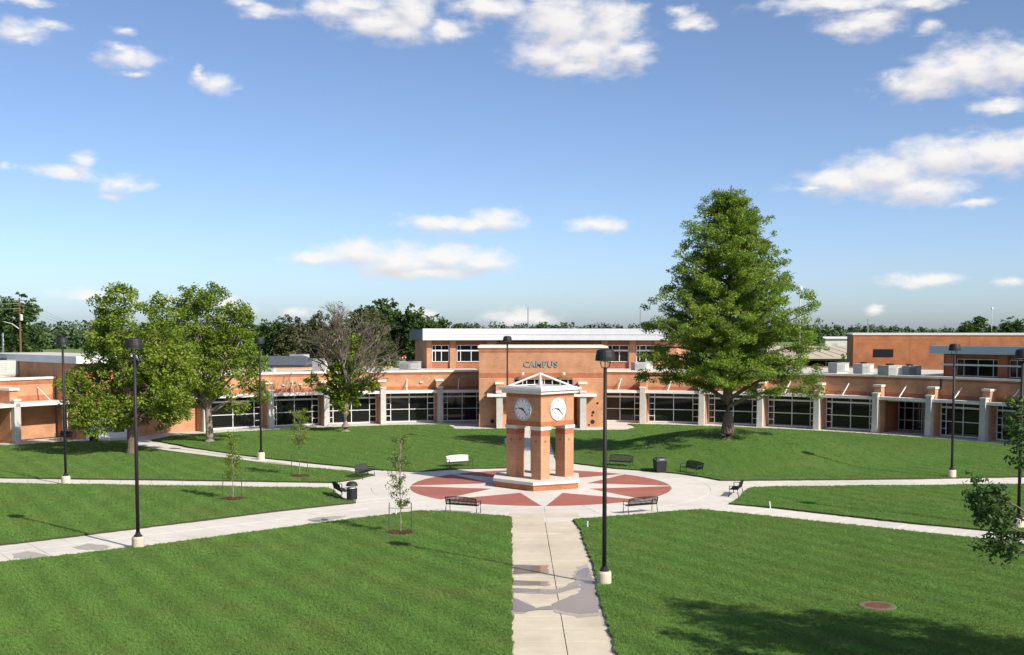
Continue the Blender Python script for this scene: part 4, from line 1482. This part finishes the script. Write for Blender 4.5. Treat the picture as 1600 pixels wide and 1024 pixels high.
# conical cypress on the mound
random.seed(33)
pC = GM(1137, 684)
cy = thing('conical_tree', 'tall conical feathery green tree on the grassy mound right of tower', 'tree', pC)
HT = (684 - 292) / F * pC.y
PROF = [(0, 0), (2.6, .35), (3.4, 4.6), (4.4, 6.4), (6, 6.6), (8.6, 6.35), (9.6, 6.1), (11.6, 5.4), (14, 4.2), (16, 3.0), (17.6, 2.0), (18.8, 1.0), (19.5, .3), (30, 0)]


def prof(h):
    h = h * 19.4 / HT
    for (a, ra), (b, rb) in zip(PROF, PROF[1:]):
        if a <= h <= b:
            return (ra + (rb - ra) * (h - a) / (b - a)) * HT / 19.4
    return 0


tr = MB()
tk = [(random.gauss(0, .05) * (i > 0), random.gauss(0, .05) * (i > 0), HT * i / 12) for i in range(13)]
tr.path([(0, 0, -.6), (0, 0, -.1)] + [(0, 0, .35)] + tk[1:], [.74, .70, .56] + [.40 * (1 - i / 12.4) + .03 for i in range(1, 13)], 14)
cl = []
NB = 128
for i in range(NB):
    h = 4.3 + (HT - 4.9) * (i / (NB - 1)) ** .95
    rad = prof(h) * random.uniform(.80, 1.10)
    if rad < .25: rad = .3
    az_ = i * 2.39996 + random.uniform(-.3, .3)
    rad *= 1.0 + .13 * math.sin(az_ * 3 + h * 1.3) * math.cos(h * .9 + az_)
    rise = .20 * rad if h > 7 else random.uniform(-.30, .06) * rad
    e_ = Vector((rad * math.cos(az_), rad * math.sin(az_), h + rise * .4))
    s_ = Vector((0, 0, max(1.9, h - (.25 * rad + .2))))
    path = bent(s_, e_, .12 * rad if h < 8 else -.05 * rad, 6, .05)
    r0 = .045 + .013 * rad
    tr.path(path, [r0 * 1.3, r0, r0 * .8, r0 * .6, r0 * .4, .012], 5)
    k = int(4 + rad * 2.4)
    tb = random.gauss(.48, .15)
    for j in range(k):
        t_ = .22 + .78 * ((j + random.random()) / k)
        q = s_.lerp(e_, t_); q.z += (.12 * rad if h < 8 else -.05 * rad) * math.sin(math.pi * t_)
        sp = .12 + .46 * t_ * min(1, rad / 3)
        q += Vector((random.gauss(0, sp), random.gauss(0, sp), random.gauss(0, .22)))
        cl.append((q.x, q.y, q.z, random.uniform(.28, .74) * (1.1 - .2 * t_), tb + random.gauss(0, .10)))
tr.build('trunk', BARK, cy)
pts, ti = clump_points(cl, 140, .62)
quad_mesh('crown', leaf_quads(pts, .112 * RNG.uniform(.7, 1.3, len(pts)), up=.25, aspect=.34), LEAF_C, ti, cy)

# half bare tree in front of the window bays
random.seed(5)
pD = GM(540, 675)
dt = thing('half_bare_tree', 'half dead tree with bare grey twigs and green leaves low on limbs', 'tree', pD)
tr = MB(); tw = MB()
tr.path([(0, 0, -.3), (0, 0, .05), (.02, 0, .5), (-.05, 0, 1.8), (.05, 0, 3.2)], [.62, .52, .44, .38, .36], 12)
tips = []


def grow(p, d, L_, r, lv):
    p = Vector(p)
    d = d.normalized()
    e = p + d * L_
    mid = p.lerp(e, .5) + Vector((random.gauss(0, .06), random.gauss(0, .06), random.gauss(0, .04))) * L_
    (tr if lv < 3 else tw).path([p, mid, e], [r, r * .82, r * .64], 7 if lv < 2 else (4 if lv < 4 else 3))
    tips.append((e, lv))
    if lv >= 6 or L_ < .22:
        return
    n = 3 if lv < 4 else random.choice([2, 3, 3])
    for k in range(n):
        nd = d + Vector((random.gauss(0, .42), random.gauss(0, .42), random.gauss(.12, .28)))
        s = random.uniform(.60, .80)
        grow(p.lerp(e, random.uniform(.55, 1.0)), nd, L_ * s, r * random.uniform(.52, .66), lv + 1)


for d_, L_, r_ in (((-.42, .1, 1.0), 3.0, .20), ((.05, -.1, 1.0), 3.5, .24), ((.38, .2, 1.0), 3.1, .20), ((-.8, .5, .85), 2.3, .14), ((.8, -.3, .8), 2.3, .14), ((-.2, 1.0, .9), 2.7, .15), ((.3, -1.0, .9), 2.7, .15)):
    grow((0, 0, random.uniform(2.7, 3.3)), Vector(d_), L_, r_, 0)
for d_ in ((-1.0, -.1, .75), (1, -.2, .55), (-.8, .3, .35)):
    tr.path(bent((0, 0, 2.6), Vector(d_) * 2.9 + Vector((0, 0, 2.4)), .1, 5), [.13, .11, .08, .05, .02], 6)
tr.build('trunk', BARKG, dt)
tw.build('twigs', TWIG, dt)
cl = []
for (x, z, r, n) in ((0, 4.9, 1.3, 20), (-.9, 3.9, 1.0, 14), (.5, 3.6, 1.1, 16), (1.8, 4.5, .8, 9), (-.3, 6.3, 1.0, 12), (.8, 5.6, .9, 8), (-3.0, 5.0, .55, 6), (-2.2, 4.2, .5, 4), (1.0, 8.6, .9, 7), (.2, 7.6, .8, 7), (-.3, 2.9, .8, 9), (2.6, 4.4, .5, 4), (.3, 6.8, 1.2, 10), (-1.2, 5.2, .9, 8), (.9, 7.6, .9, 7), (-.6, 8.4, .8, 5)):
    for _ in range(int(n * 1.8)):
        cl.append((x + random.gauss(0, r * .5), random.gauss(0, r * .6), z + random.gauss(0, r * .45), random.uniform(.25, .5), random.gauss(.45, .15)))
pts, ti = clump_points(cl, 80)
hi = np.array([list(t_[0]) for t_ in tips if t_[1] >= 5])
sel = hi[RNG.random(len(hi)) < .10] + RNG.normal(0, .06, (1, 3))
pts = np.concatenate([pts, sel]); ti = np.concatenate([ti, np.full(len(sel), .15)])
quad_mesh('crown', leaf_quads(pts, .16 * RNG.uniform(.7, 1.2, len(pts))), LEAF_A, ti, dt)


# young staked trees
def young_tree(px, py, h, w, label, seed, dens, mulch=True, low=.25, lf=LEAF_Y):
    random.seed(seed)
    p = GM(px, py)
    t = thing('young_tree', label, 'tree', p, 0, 'young staked trees')
    tr = MB()
    tr.path([(0, 0, -.1), (.01, 0, .5), (-.02, .02, h * .5), (.02, 0, h * .85), (0, 0, h)], [.045, .038, .03, .018, .006], 7)
    pts = []
    for k in range(int(26 * dens)):
        z = h * random.uniform(low, .95)
        az = random.uniform(0, 6.28)
        rr = w * random.uniform(.45, 1.0) * (1.1 - abs((z / h) - .55) * 1.3)
        e = Vector((rr * math.cos(az), rr * math.sin(az), z + rr * random.uniform(.5, 1.1)))
        pth = bent((0, 0, z - .1), e, .03, 4)
        tr.path(pth, [.014, .011, .008, .004], 4)
        for j in range(int(34 * min(1.6, dens))):
            q = Vector((0, 0, z)).lerp(e, random.uniform(.3, 1.08))
            pts.append((q.x + random.gauss(0, .07), q.y + random.gauss(0, .07), q.z + random.gauss(0, .07)))
    tr.build('trunk', BARKG, t)
    pts = np.array(pts)
    quad_mesh('crown', leaf_quads(pts, .055 * RNG.uniform(.7, 1.3, len(pts))), lf, RNG.normal(.5, .22, len(pts)), t)
    for s in (-1, 1):
        st = thing('support_stake', ('left' if s < 0 else 'right') + ' stake of the ' + label.split(' young')[0] + ' young tree', 'stake', (p.x + s * .55, p.y + random.uniform(-.2, .2), p.z), 0)
        MB().path([(0, 0, -.2), (0, 0, .6), (-s * .02, 0, 1.5)], [.028, .026, .024], 6).build('post', STAKE, st)
        MB().path([(0, 0, 1.25), (-s * .3, 0, 1.22), (-s * .52, 0, 1.2)], [.012, .01, .012], 4).build('tie', BLACK, st)
    if mulch:
        m = MB()
        k = 26
        ring = [(.75 * random.uniform(.85, 1.1) * math.cos(2 * math.pi * i / k), .62 * random.uniform(.85, 1.1) * math.sin(2 * math.pi * i / k)) for i in range(k)]
        vs = [(x, y, -.02) for x, y in ring] + [(x * .6, y * .6, .07 + random.uniform(-.015, .02)) for x, y in ring] + [(0, 0, .09)]
        fs = [(i, (i + 1) % k, k + (i + 1) % k, k + i) for i in range(k)] + [(k + i, k + (i + 1) % k, 2 * k) for i in range(k)]
        m.add(vs, fs)
        for _ in range(160):
            a = random.uniform(0, 6.28); r_ = random.uniform(0, .72)
            m.box((r_ * math.cos(a), r_ * .85 * math.sin(a), .05 + random.uniform(0, .05) * (1 - r_)), (.09, .025, .02), random.uniform(0, 3.1))
        o = m.build('mulch', MULCH, None, p)
        tag(o, 'ring of dark red mulch round the ' + label.split(' young')[0] + ' young tree', 'mulch', kind='stuff')


young_tree(626, 833, 4.7, .85, 'nearest thin pale green young tree with two stakes', 3, 1.35, low=.26)
young_tree(364, 780, 3.9, .62, 'dense upright young tree on the left wedge lawn', 4, 1.5, low=.22, lf=LEAF_A)
young_tree(468, 744, 4.4, .95, 'farthest young tree in the strip between left walkways', 6, 1.5, low=.42, lf=LEAF_A)

# tree at the right whose branch hangs into view and whose shadow falls on the near lawn
random.seed(12)
fg = thing('shade_tree', 'near tree at right edge, one leafy branch hanging into view', 'tree', (18.3, 29.2, .05))
tr = MB()
tr.path([(0, 0, -.3), (0, 0, .1), (0, 0, 1.6), (.1, 0, 3.2), (0, 0, 6), (0, 0, 10.8)], [.42, .36, .3, .27, .2, .03], 12)
cl = []
for (x, y, z, r) in ((0, 0, 8.8, 2.6), (-1.4, -.5, 7.2, 2.5), (1.6, .6, 7.0, 2.6), (.2, 1.6, 6.4, 2.4), (.1, -1.7, 6.2, 2.4), (-1.3, .6, 5.2, 2.0), (1.5, -.5, 4.9, 2.2), (0, 0, 10.8, 1.5), (-1.9, 0, 8.6, 1.6), (3.2, 0, 5.6, 1.7), (.2, 0, 12.0, .8)):
    tr.path(bent((0, 0, min(z - 1, 5)), (x, y, z), .2, 5), [.14, .11, .08, .06, .03], 6)
    for _ in range(int(15 * r * r)):
        d = Vector((random.gauss(0, 1), random.gauss(0, 1), random.gauss(0, 1))).normalized() * r * random.uniform(.45, 1)
        c_ = Vector((x, y, z)) + d
        cl.append((c_.x, c_.y, c_.z, random.uniform(.3, .55), random.gauss(.4, .15)))
for ex, ez, nn in ((1540, 790, 4), (1532, 770, 2), (1560, 775, 3), (1552, 815, 5), (1578, 800, 2), (1566, 848, 5), (1560, 862, 2), (1585, 862, 4), (1592, 845, 3), (1598, 675, 3), (1588, 655, 2), (1598, 690, 3), (1601, 630, 2), (1604, 720, 3)):
    Yb = 29.2 + random.uniform(-.3, .3)
    gx = (ex - 800) / F * Yb * 1.0 - 18.3; gz = CAMZ - (ez - HOR) / F * Yb
    e = Vector((gx, Yb - 29.2, gz))
    if ez > 740:
        tr.path(bent((-2.6, 0, 4.1), e, -.1, 5), [.07, .055, .04, .026, .010], 5)
    else:
        tr.path(bent((-2.0, 0, gz + .3), e, .1, 5), [.05, .04, .03, .02, .008], 5)
    for _ in range(nn * 4):
        cl.append((e.x + random.gauss(0, .15), e.y + random.gauss(0, .25), e.z + random.gauss(0, .16), random.uniform(.14, .30), random.gauss(.35, .15)))
tr.path(bent((0, 0, 3.6), (-2.6, 0, 4.1), .2, 5), [.12, .1, .08, .06, .05], 7)
tr.build('trunk', BARK, fg)
pts, ti = clump_points(cl, 130)
quad_mesh('crown', leaf_quads(pts, .085 * RNG.uniform(.7, 1.25, len(pts)), aspect=.4), LEAF_D, ti, fg)


# background trees
def bg_mesh(seed, mt, n=10, wide=1.0):
    """unit tree: height 1, crown radius about .38"""
    random.seed(seed)
    cl = []
    tr = MB(); tr.path([(0, 0, -.02), (0, 0, .3), (.01, 0, .85)], [.035, .026, .008], 8)
    for i in range(n):
        a = random.uniform(0, 6.28); z = random.uniform(.26, .84); rr = .24 * wide * (1 - max(0, z - .6) * 1.6) * random.uniform(.4, 1)
        c_ = Vector((rr * math.cos(a), rr * math.sin(a), z)); r = random.uniform(.12, .19)
        tr.path(bent((0, 0, z * .6), c_, 0, 4), [.014, .01, .007, .004], 4)
        tb = random.gauss(.48, .12)
        for _ in range(30):
            d = Vector((random.gauss(0, 1), random.gauss(0, 1), random.gauss(0, 1))).normalized() * r * random.uniform(.5, 1.0)
            cl.append((*(c_ + d), random.uniform(.025, .055), tb + random.gauss(0, .17)))
    A = [(x * 12, y * 12, z * 12, r * 12, t) for x, y, z, r, t in cl]
    pts, ti = clump_points(A, 22)
    V = leaf_quads(pts, .26 * RNG.uniform(.7, 1.3, len(pts))) / 12
    t = thing('background_tree', 'x', 'tree')
    tr.build('trunk', BARK, t)
    quad_mesh('crown', V, mt, ti, t)
    return t


PROTO = {'D': [bg_mesh(1, LEAF_D, 13), bg_mesh(2, LEAF_D, 15)], 'O': [bg_mesh(3, LEAF_O, 14, 1.1)], 'F': [bg_mesh(4, LEAF_F, 12, 1.2)]}
used = set()
LBL = {'D': ('dark green tree of the grove behind the left wing', 'grove behind the left wing'),
       'O': ('olive toned tree of the grove behind the half bare tree', 'olive trees in the grove'),
       'L': ('dark tree behind the utility pole at left edge', 'trees by the utility pole'),
       'R': ('dark skyline tree above the gymnasium', 'trees above the gymnasium'),
       'S': ('dark tree beside the tall mast right of the conical tree', None),
       'B': ('small green tree at the corner of the gymnasium', None),
       'H': ('far round tree peeping over the white fascia hall', 'trees over the hall roof')}
ORD = ['first', 'second', 'third', 'fourth', 'fifth', 'sixth', 'seventh', 'eighth', 'ninth', 'tenth', 'eleventh', 'twelfth']
BGT = [(18, 456, 110, 250, 'D', 'L'), (-60, 468, 100, 252, 'D', 'L'), (48, 500, 60, 262, 'D', 'L'),
       (395, 500, 90, 270, 'D', 'D'), (432, 494, 80, 262, 'D', 'D'), (470, 492, 80, 255, 'O', 'O'), (505, 486, 80, 235, 'O', 'O'), (548, 482, 90, 228, 'O', 'O'), (585, 480, 70, 222, 'O', 'O'),
       (600, 458, 90, 250, 'D', 'D'), (640, 474, 84, 246, 'D', 'D'), (575, 470, 80, 262, 'D', 'D'), (690, 490, 80, 262, 'D', 'D'), (722, 500, 60, 275, 'D', 'D'), (660, 492, 70, 240, 'D', 'D'), (362, 505, 80, 280, 'D', 'D'), (320, 508, 80, 290, 'D', 'D'),
       (1265, 509, 52, 300, 'D', 'S'), (1324, 548, 30, 163, 'F', 'B'), (1521, 489, 66, 330, 'D', 'R'), (1588, 494, 70, 330, 'D', 'R'), (1555, 505, 50, 335, 'D', 'R'), (1650, 490, 80, 330, 'D', 'R'),
       (850, 500, 50, 500, 'F', 'H'), (872, 501, 44, 505, 'F', 'H'), (828, 504, 40, 510, 'F', 'H'), (952, 507, 44, 520, 'F', 'H')]
for i, (px, ty, wpx, Y, pk, lk) in enumerate(BGT):
    pr = PROTO[pk][i % len(PROTO[pk])]
    o = pr if pr.name not in used else copy_tree(pr)
    used.add(pr.name)
    h = CAMZ + (HOR - ty) / F * Y + .35
    w = wpx / F * Y / .74
    o.location = ((px - 800) / F * Y, Y, -.35)
    o.scale = (w, w, h)
    o.rotation_euler = (0, 0, i * 1.7)
    row = sorted(q[0] for q in BGT if q[5] == lk)
    o['label'] = LBL[lk][0] if len(row) == 1 else ORD[row.index(px)] + ' from left, ' + LBL[lk][0]
    if LBL[lk][1]: o['group'] = LBL[lk][1]
    elif 'group' in o.keys(): del o['group']

# far wood: one mass along the skyline
random.seed(9)
cl = []


def wood(xa, xb, ya, yb, top, step):
    n = int(math.hypot(xb - xa, yb - ya) / step)
    for i in range(n):
        t = i / n
        x = xa + (xb - xa) * t; y = ya + (yb - ya) * t
        hh = top * random.uniform(.86, 1.08)
        tb = random.gauss(.45, .16)
        for k in range(7):
            f = (k + .5) / 7
            cl.append((x + random.gauss(0, 3.0), y + random.gauss(0, 4), hh * f * .92, random.uniform(3.0, 4.4) * (1.1 - .3 * f), tb + random.gauss(0, .1)))


wood(-560, -165, 620, 660, 14.0, 4.2)
wood(-330, -170, 560, 600, 7.5, 4.5)
wood(-170, 170, 760, 880, 13.2, 5)
wood(150, 330, 860, 980, 12.5, 5)
wood(330, 900, 980, 1000, 10.4, 5.0)
wood(-1200, -560, 800, 640, 14, 7)
wood(900, 1500, 1000, 900, 13, 7)
A = np.array(cl)
idx = np.repeat(np.arange(len(A)), 34)
d = RNG.normal(size=(len(idx), 3)); d /= np.linalg.norm(d, axis=1)[:, None]
pts = A[idx, :3] + d * (A[idx, 3] * RNG.random(len(idx)) ** .4)[:, None]
pts[:, 2] = np.maximum(pts[:, 2], .2)
fw = quad_mesh('far_wood', leaf_quads(pts, RNG.uniform(.7, 1.3, len(pts)), aspect=.7), LEAF_F, A[idx, 4] + RNG.normal(0, .12, len(idx)))
tag(fw, 'distant dark green wood along the skyline', 'wood', kind='stuff')

# ------------------------------------------------------------------ far things
def utility_pole(x, y, top, label, arms=True):
    t = thing('utility_pole', label, 'pole', (x, y, -.35))
    MB().path([(0, 0, 0), (0, 0, top * .5), (0, 0, top + .35)], [.24, .2, .15], 8).build('pole', WOODP, t)
    if arms:
        for z in (top - .1, top - 1.0, top - 1.9):
            MB().box((0, -.15, z), (1.9, .14, .14)).build('crossarm', WOODP, t)
        MB().lathe([(.28, top - 3.6), (.28, top - 2.6), (.1, top - 2.5)], (.35, -.2, 0), 10).build('transformer', UNITW, t)
        MB().path([(0, 0, top - 5.2), (-1.2, -.3, top - 4.2), (-2.6, -.5, top - 3.8)], [.07, .06, .05], 6).build('lamp_arm', ALU, t)
    return t


utility_pole(-86.2, 200, 15.4, 'brown wooden utility pole with crossarms at left edge')
utility_pole(-91.5, 205, 9.3, 'pale grey pole beside the brown utility pole', False).children[0].data.materials[0] = ALU
utility_pole(-177, 480, 10.0, 'far wooden pole standing in the field left of the lawn trees', False)
utility_pole(-255, 470, 3.6, 'short far fence post in the left field', False)
for k, z in enumerate((15.35, 14.45, 13.55)):
    pt = []
    for i in range(17):
        t_ = i / 16
        pt.append((-86.2 - 60 * t_, 199.8 - 14 * t_, z - 1.2 * 4 * t_ * (1 - t_) * .6))
    for i in range(17):
        pass
    w_ = MB().path(pt[::-1] + [(-86.2 - 90 * t_ / 16, 199.8 + 280 * t_ / 16, z - (z - 9.6 - .2 * k) * t_ / 16 - 3 * (t_ / 16) * (1 - t_ / 16)) for t_ in range(1, 17)], [.028] * 33, 4).build('power_line', mat('wire', (.30, .30, .26), None, .5))
    tag(w_, ['topmost power line at the brown utility pole', 'middle power line at the brown utility pole', 'lowest power line at the brown utility pole'][k], 'power line')


def mast(px, top_y, Y, r, label, head=False, mt=STEEL):
    x = (px - 800) / F * Y; h = CAMZ + (HOR - top_y) / F * Y
    t = thing('mast', label, 'mast', (x, Y, -.35))
    MB().path([(0, 0, 0), (0, 0, h * .6), (0, 0, h + .35)], [r * 1.3, r, r * .7], 6).build('pole', mt, t)
    MB().box((0, 0, .2), (r * 6, r * 6, .4)).build('base', CONC, t)
    if head:
        MB().lathe([(.1, h + .2), (.32, h + .35), (.32, h + .9), (.1, h + 1.0)], n=8).build('head', WHITE, t)


mast(825, 480, 180, .10, 'dark thin mast above the white fascia, nearer its middle')
mast(1000, 485, 180, .09, 'dark thin mast above the white fascia beside the conical tree')
mast(1249, 453, 200, .12, 'tall mast with white head right of the conical tree', True, ALU)
mast(1256, 497, 205, .06, 'thin reddish pole just right of the tall white headed mast', False, RUST)
mast(1355, 498, 262, .16, 'short dark pole on the skyline above the gymnasium corner')
mast(1548, 484, 330, .12, 'far pole with white head between the skyline trees at right', True, ALU)
mast(372, 473, 300, .12, 'far thin pole behind the round topped lawn tree')

tl = thing('truck_trailer', 'parked white box trailer beyond the left wing roof', 'trailer', (-46.8, 380, -.35), .05)
MB().box((0, 0, 2.3), (9.0, 2.5, 2.9)).build('box', CREAM, tl)
MB().box((0, 0, .75), (9.0, 1.2, .2)).build('chassis', BLACK, tl)
for x in (-3.4, -2.3, 3.2):
    for y in (-1.05, 1.05):
        MB().tube((x, y - .15, .5), (x, y + .15, .5), .5, n=14).build('wheel', RUBBER, tl)
for x in (-4.5, -2.25, 0, 2.25, 4.5):
    MB().box((x, -1.27, 2.3), (.08, .05, 2.9)).build('rib', UNITW, tl)
for k, px in enumerate((622, 631, 640, 649, 658)):
    Y = 370
    t = thing('red_machine', ['leftmost red rounded machine', 'second red rounded machine from left', 'middle red rounded machine', 'fourth red rounded machine from left', 'rightmost red rounded machine'][k] + ' parked left of the hall', 'machine', ((px - 800) / F * Y, Y, -.35), .2, 'red machines in a row')
    MB().lathe([(.25, .65), (.75, .8), (1.0, 1.3), (1.0, 1.9), (.8, 2.4), (.35, 2.6)], n=14).build('drum', RED, t, smooth=True)
    MB().box((0, 0, .55), (1.5, 1.8, .2)).build('frame', BLACK, t)
    for x in (-.7, .7):
        MB().tube((x - .12, -.5, .4), (x + .12, -.5, .4), .4, n=12).build('wheel', RUBBER, t)
        MB().box((x * .7, -.98, 1.0), (.3, .08, .4)).build('plate', CREAM, t)
vn = thing('white_van', 'small white van between the trailer and the red machines', 'van', (-41.3, 368, -.35), 0)
MB().hexa([(-1.2, -.9, .45), (1.2, -.9, .45), (1.2, .9, .45), (-1.2, .9, .45)], [(-1.15, -.8, 1.9), (.7, -.8, 1.9), (.7, .8, 1.9), (-1.15, .8, 1.9)]).build('body', WHITE, vn)
MB().box((.1, -.875, 1.45), (1.1, .06, .4)).build('side_window', GLASS, vn)
for x in (-.75, .75):
    for y in (-.8, .8):
        MB().tube((x, y - .1, .33), (x, y + .1, .33), .33, n=12).build('wheel', RUBBER, vn)
lb = thing('low_building', 'low dark roofed building behind the left wing roof', 'building', (-31.5, 152, 0))
MB().box((0, 0, 2.6), (9, 10, 5.2)).build('wall', COPING, lb)
MB().add([(-5, -5.6, 5.3), (5, -5.6, 5.3), (5, 5.6, 5.3), (-5, 5.6, 5.3), (-4, 0, 6.4), (4, 0, 6.4)], [(0, 1, 5, 4), (1, 2, 5), (2, 3, 4, 5), (3, 0, 4), (0, 3, 2, 1)]).build('roof', ROOFD, lb)

# ------------------------------------------------------------------ grass blades on the lawns
def tuft_mesh():
    random.seed(2)
    V = []; ti = []
    for k in range(9):
        a = random.uniform(0, 6.28); r = random.uniform(0, .06)
        bx, by = r * math.cos(a), r * math.sin(a)
        b2 = random.uniform(0, 6.28); w = .008; h = random.uniform(.03, .065)
        lx, ly = random.gauss(0, .022), random.gauss(0, .022)
        dx, dy = w * math.cos(b2), w * math.sin(b2)
        V.append([(bx - dx, by - dy, -.01), (bx + dx, by + dy, -.01), (bx + lx + dx * .3, by + ly + dy * .3, h), (bx + lx - dx * .3, by + ly - dy * .3, h)])
        ti.append(random.uniform(.2, .8))
    o = quad_mesh('grass_tuft', np.array(V), BLADE, np.array(ti))
    COL.objects.unlink(o)
    return o


def scatter_grass():
    tuft = tuft_mesh()
    allp = []
    for E in LAWNS:
        x0, y0 = E.min(0); x1, y1 = E.max(0)
        y0 = max(y0, 30); y1 = min(y1, 119)
        x0 = max(x0, -56); x1 = min(x1, 56)
        if y1 <= y0: continue
        yb = y0
        while yb < y1:
            yt = min(y1, yb + 6)
            xa, xb = max(x0, -.50 * yt - 1), min(x1, .50 * yt + 1)
            if xb > xa:
                n = int((xb - xa) * (yt - yb) * 240 * (34 / max(34, yb)) ** 2)
                q = np.stack([RNG.uniform(xa, xb, n), RNG.uniform(yb, yt, n)], 1)
                ins = np.zeros(n, bool)
                ex0, ey0 = E[:, 0], E[:, 1]; ex1, ey1 = np.roll(ex0, -1), np.roll(ey0, -1)
                for a, b, c, d_ in zip(ex0, ey0, ex1, ey1):
                    if max(b, d_) < yb or min(b, d_) > yt or b == d_: continue
                    cr = (b > q[:, 1]) != (d_ > q[:, 1])
                    ins ^= cr & (q[:, 0] < a + (q[:, 1] - b) * (c - a) / (d_ - b))
                allp.append(q[ins])
            yb = yt
    q = np.concatenate(allp)
    for o_ in bpy.data.objects:       # bare ground under covers, footings, mulch and trunks
        r_ = 0
        if o_.name.startswith('manhole'): r_ = .72
        elif o_.name.startswith('mulch'): r_ = .62
        elif o_.name.startswith('lamp_post'): r_ = .36
        if r_:
            q = q[(q[:, 0] - o_.location.x) ** 2 + (q[:, 1] - o_.location.y) ** 2 > r_ * r_]
    z = LAWN_Z + np.array([mound(x, y) for x, y in q]) + .012 * np.sin(q[:, 0] * .9) * np.cos(q[:, 1] * .7)
    me = bpy.data.meshes.new('grass')
    me.vertices.add(len(q))
    me.vertices.foreach_set('co', np.column_stack([q, z]).astype(np.float32).ravel())
    o = bpy.data.objects.new('grass', me)
    COL.objects.link(o)
    ng = bpy.data.node_groups.new('grass_scatter', 'GeometryNodeTree')
    ng.interface.new_socket('Geometry', in_out='INPUT', socket_type='NodeSocketGeometry')
    ng.interface.new_socket('Geometry', in_out='OUTPUT', socket_type='NodeSocketGeometry')
    N, L = ng.nodes, ng.links
    gi = N.new('NodeGroupInput'); go = N.new('NodeGroupOutput')
    m2p = N.new('GeometryNodeMeshToPoints')
    inst = N.new('GeometryNodeInstanceOnPoints')
    oi = N.new('GeometryNodeObjectInfo'); oi.inputs['Object'].default_value = tuft
    rv = N.new('FunctionNodeRandomValue'); rv.data_type = 'FLOAT_VECTOR'
    rv.inputs[0].default_value = (0, 0, 0); rv.inputs[1].default_value = (.15, .15, 6.283)
    rs = N.new('FunctionNodeRandomValue'); rs.data_type = 'FLOAT'
    rs.inputs[2].default_value = .7; rs.inputs[3].default_value = 1.35
    L.new(gi.outputs[0], m2p.inputs[0]); L.new(m2p.outputs[0], inst.inputs['Points'])
    L.new(oi.outputs['Geometry'], inst.inputs['Instance'])
    L.new(rv.outputs[0], inst.inputs['Rotation'])
    L.new(rs.outputs[1], inst.inputs['Scale'])
    L.new(inst.outputs[0], go.inputs[0])
    md = o.modifiers.new('scatter', 'NODES'); md.node_group = ng
    tag(o, 'short mown green grass covering the near lawns', 'grass', kind='stuff')


scatter_grass()
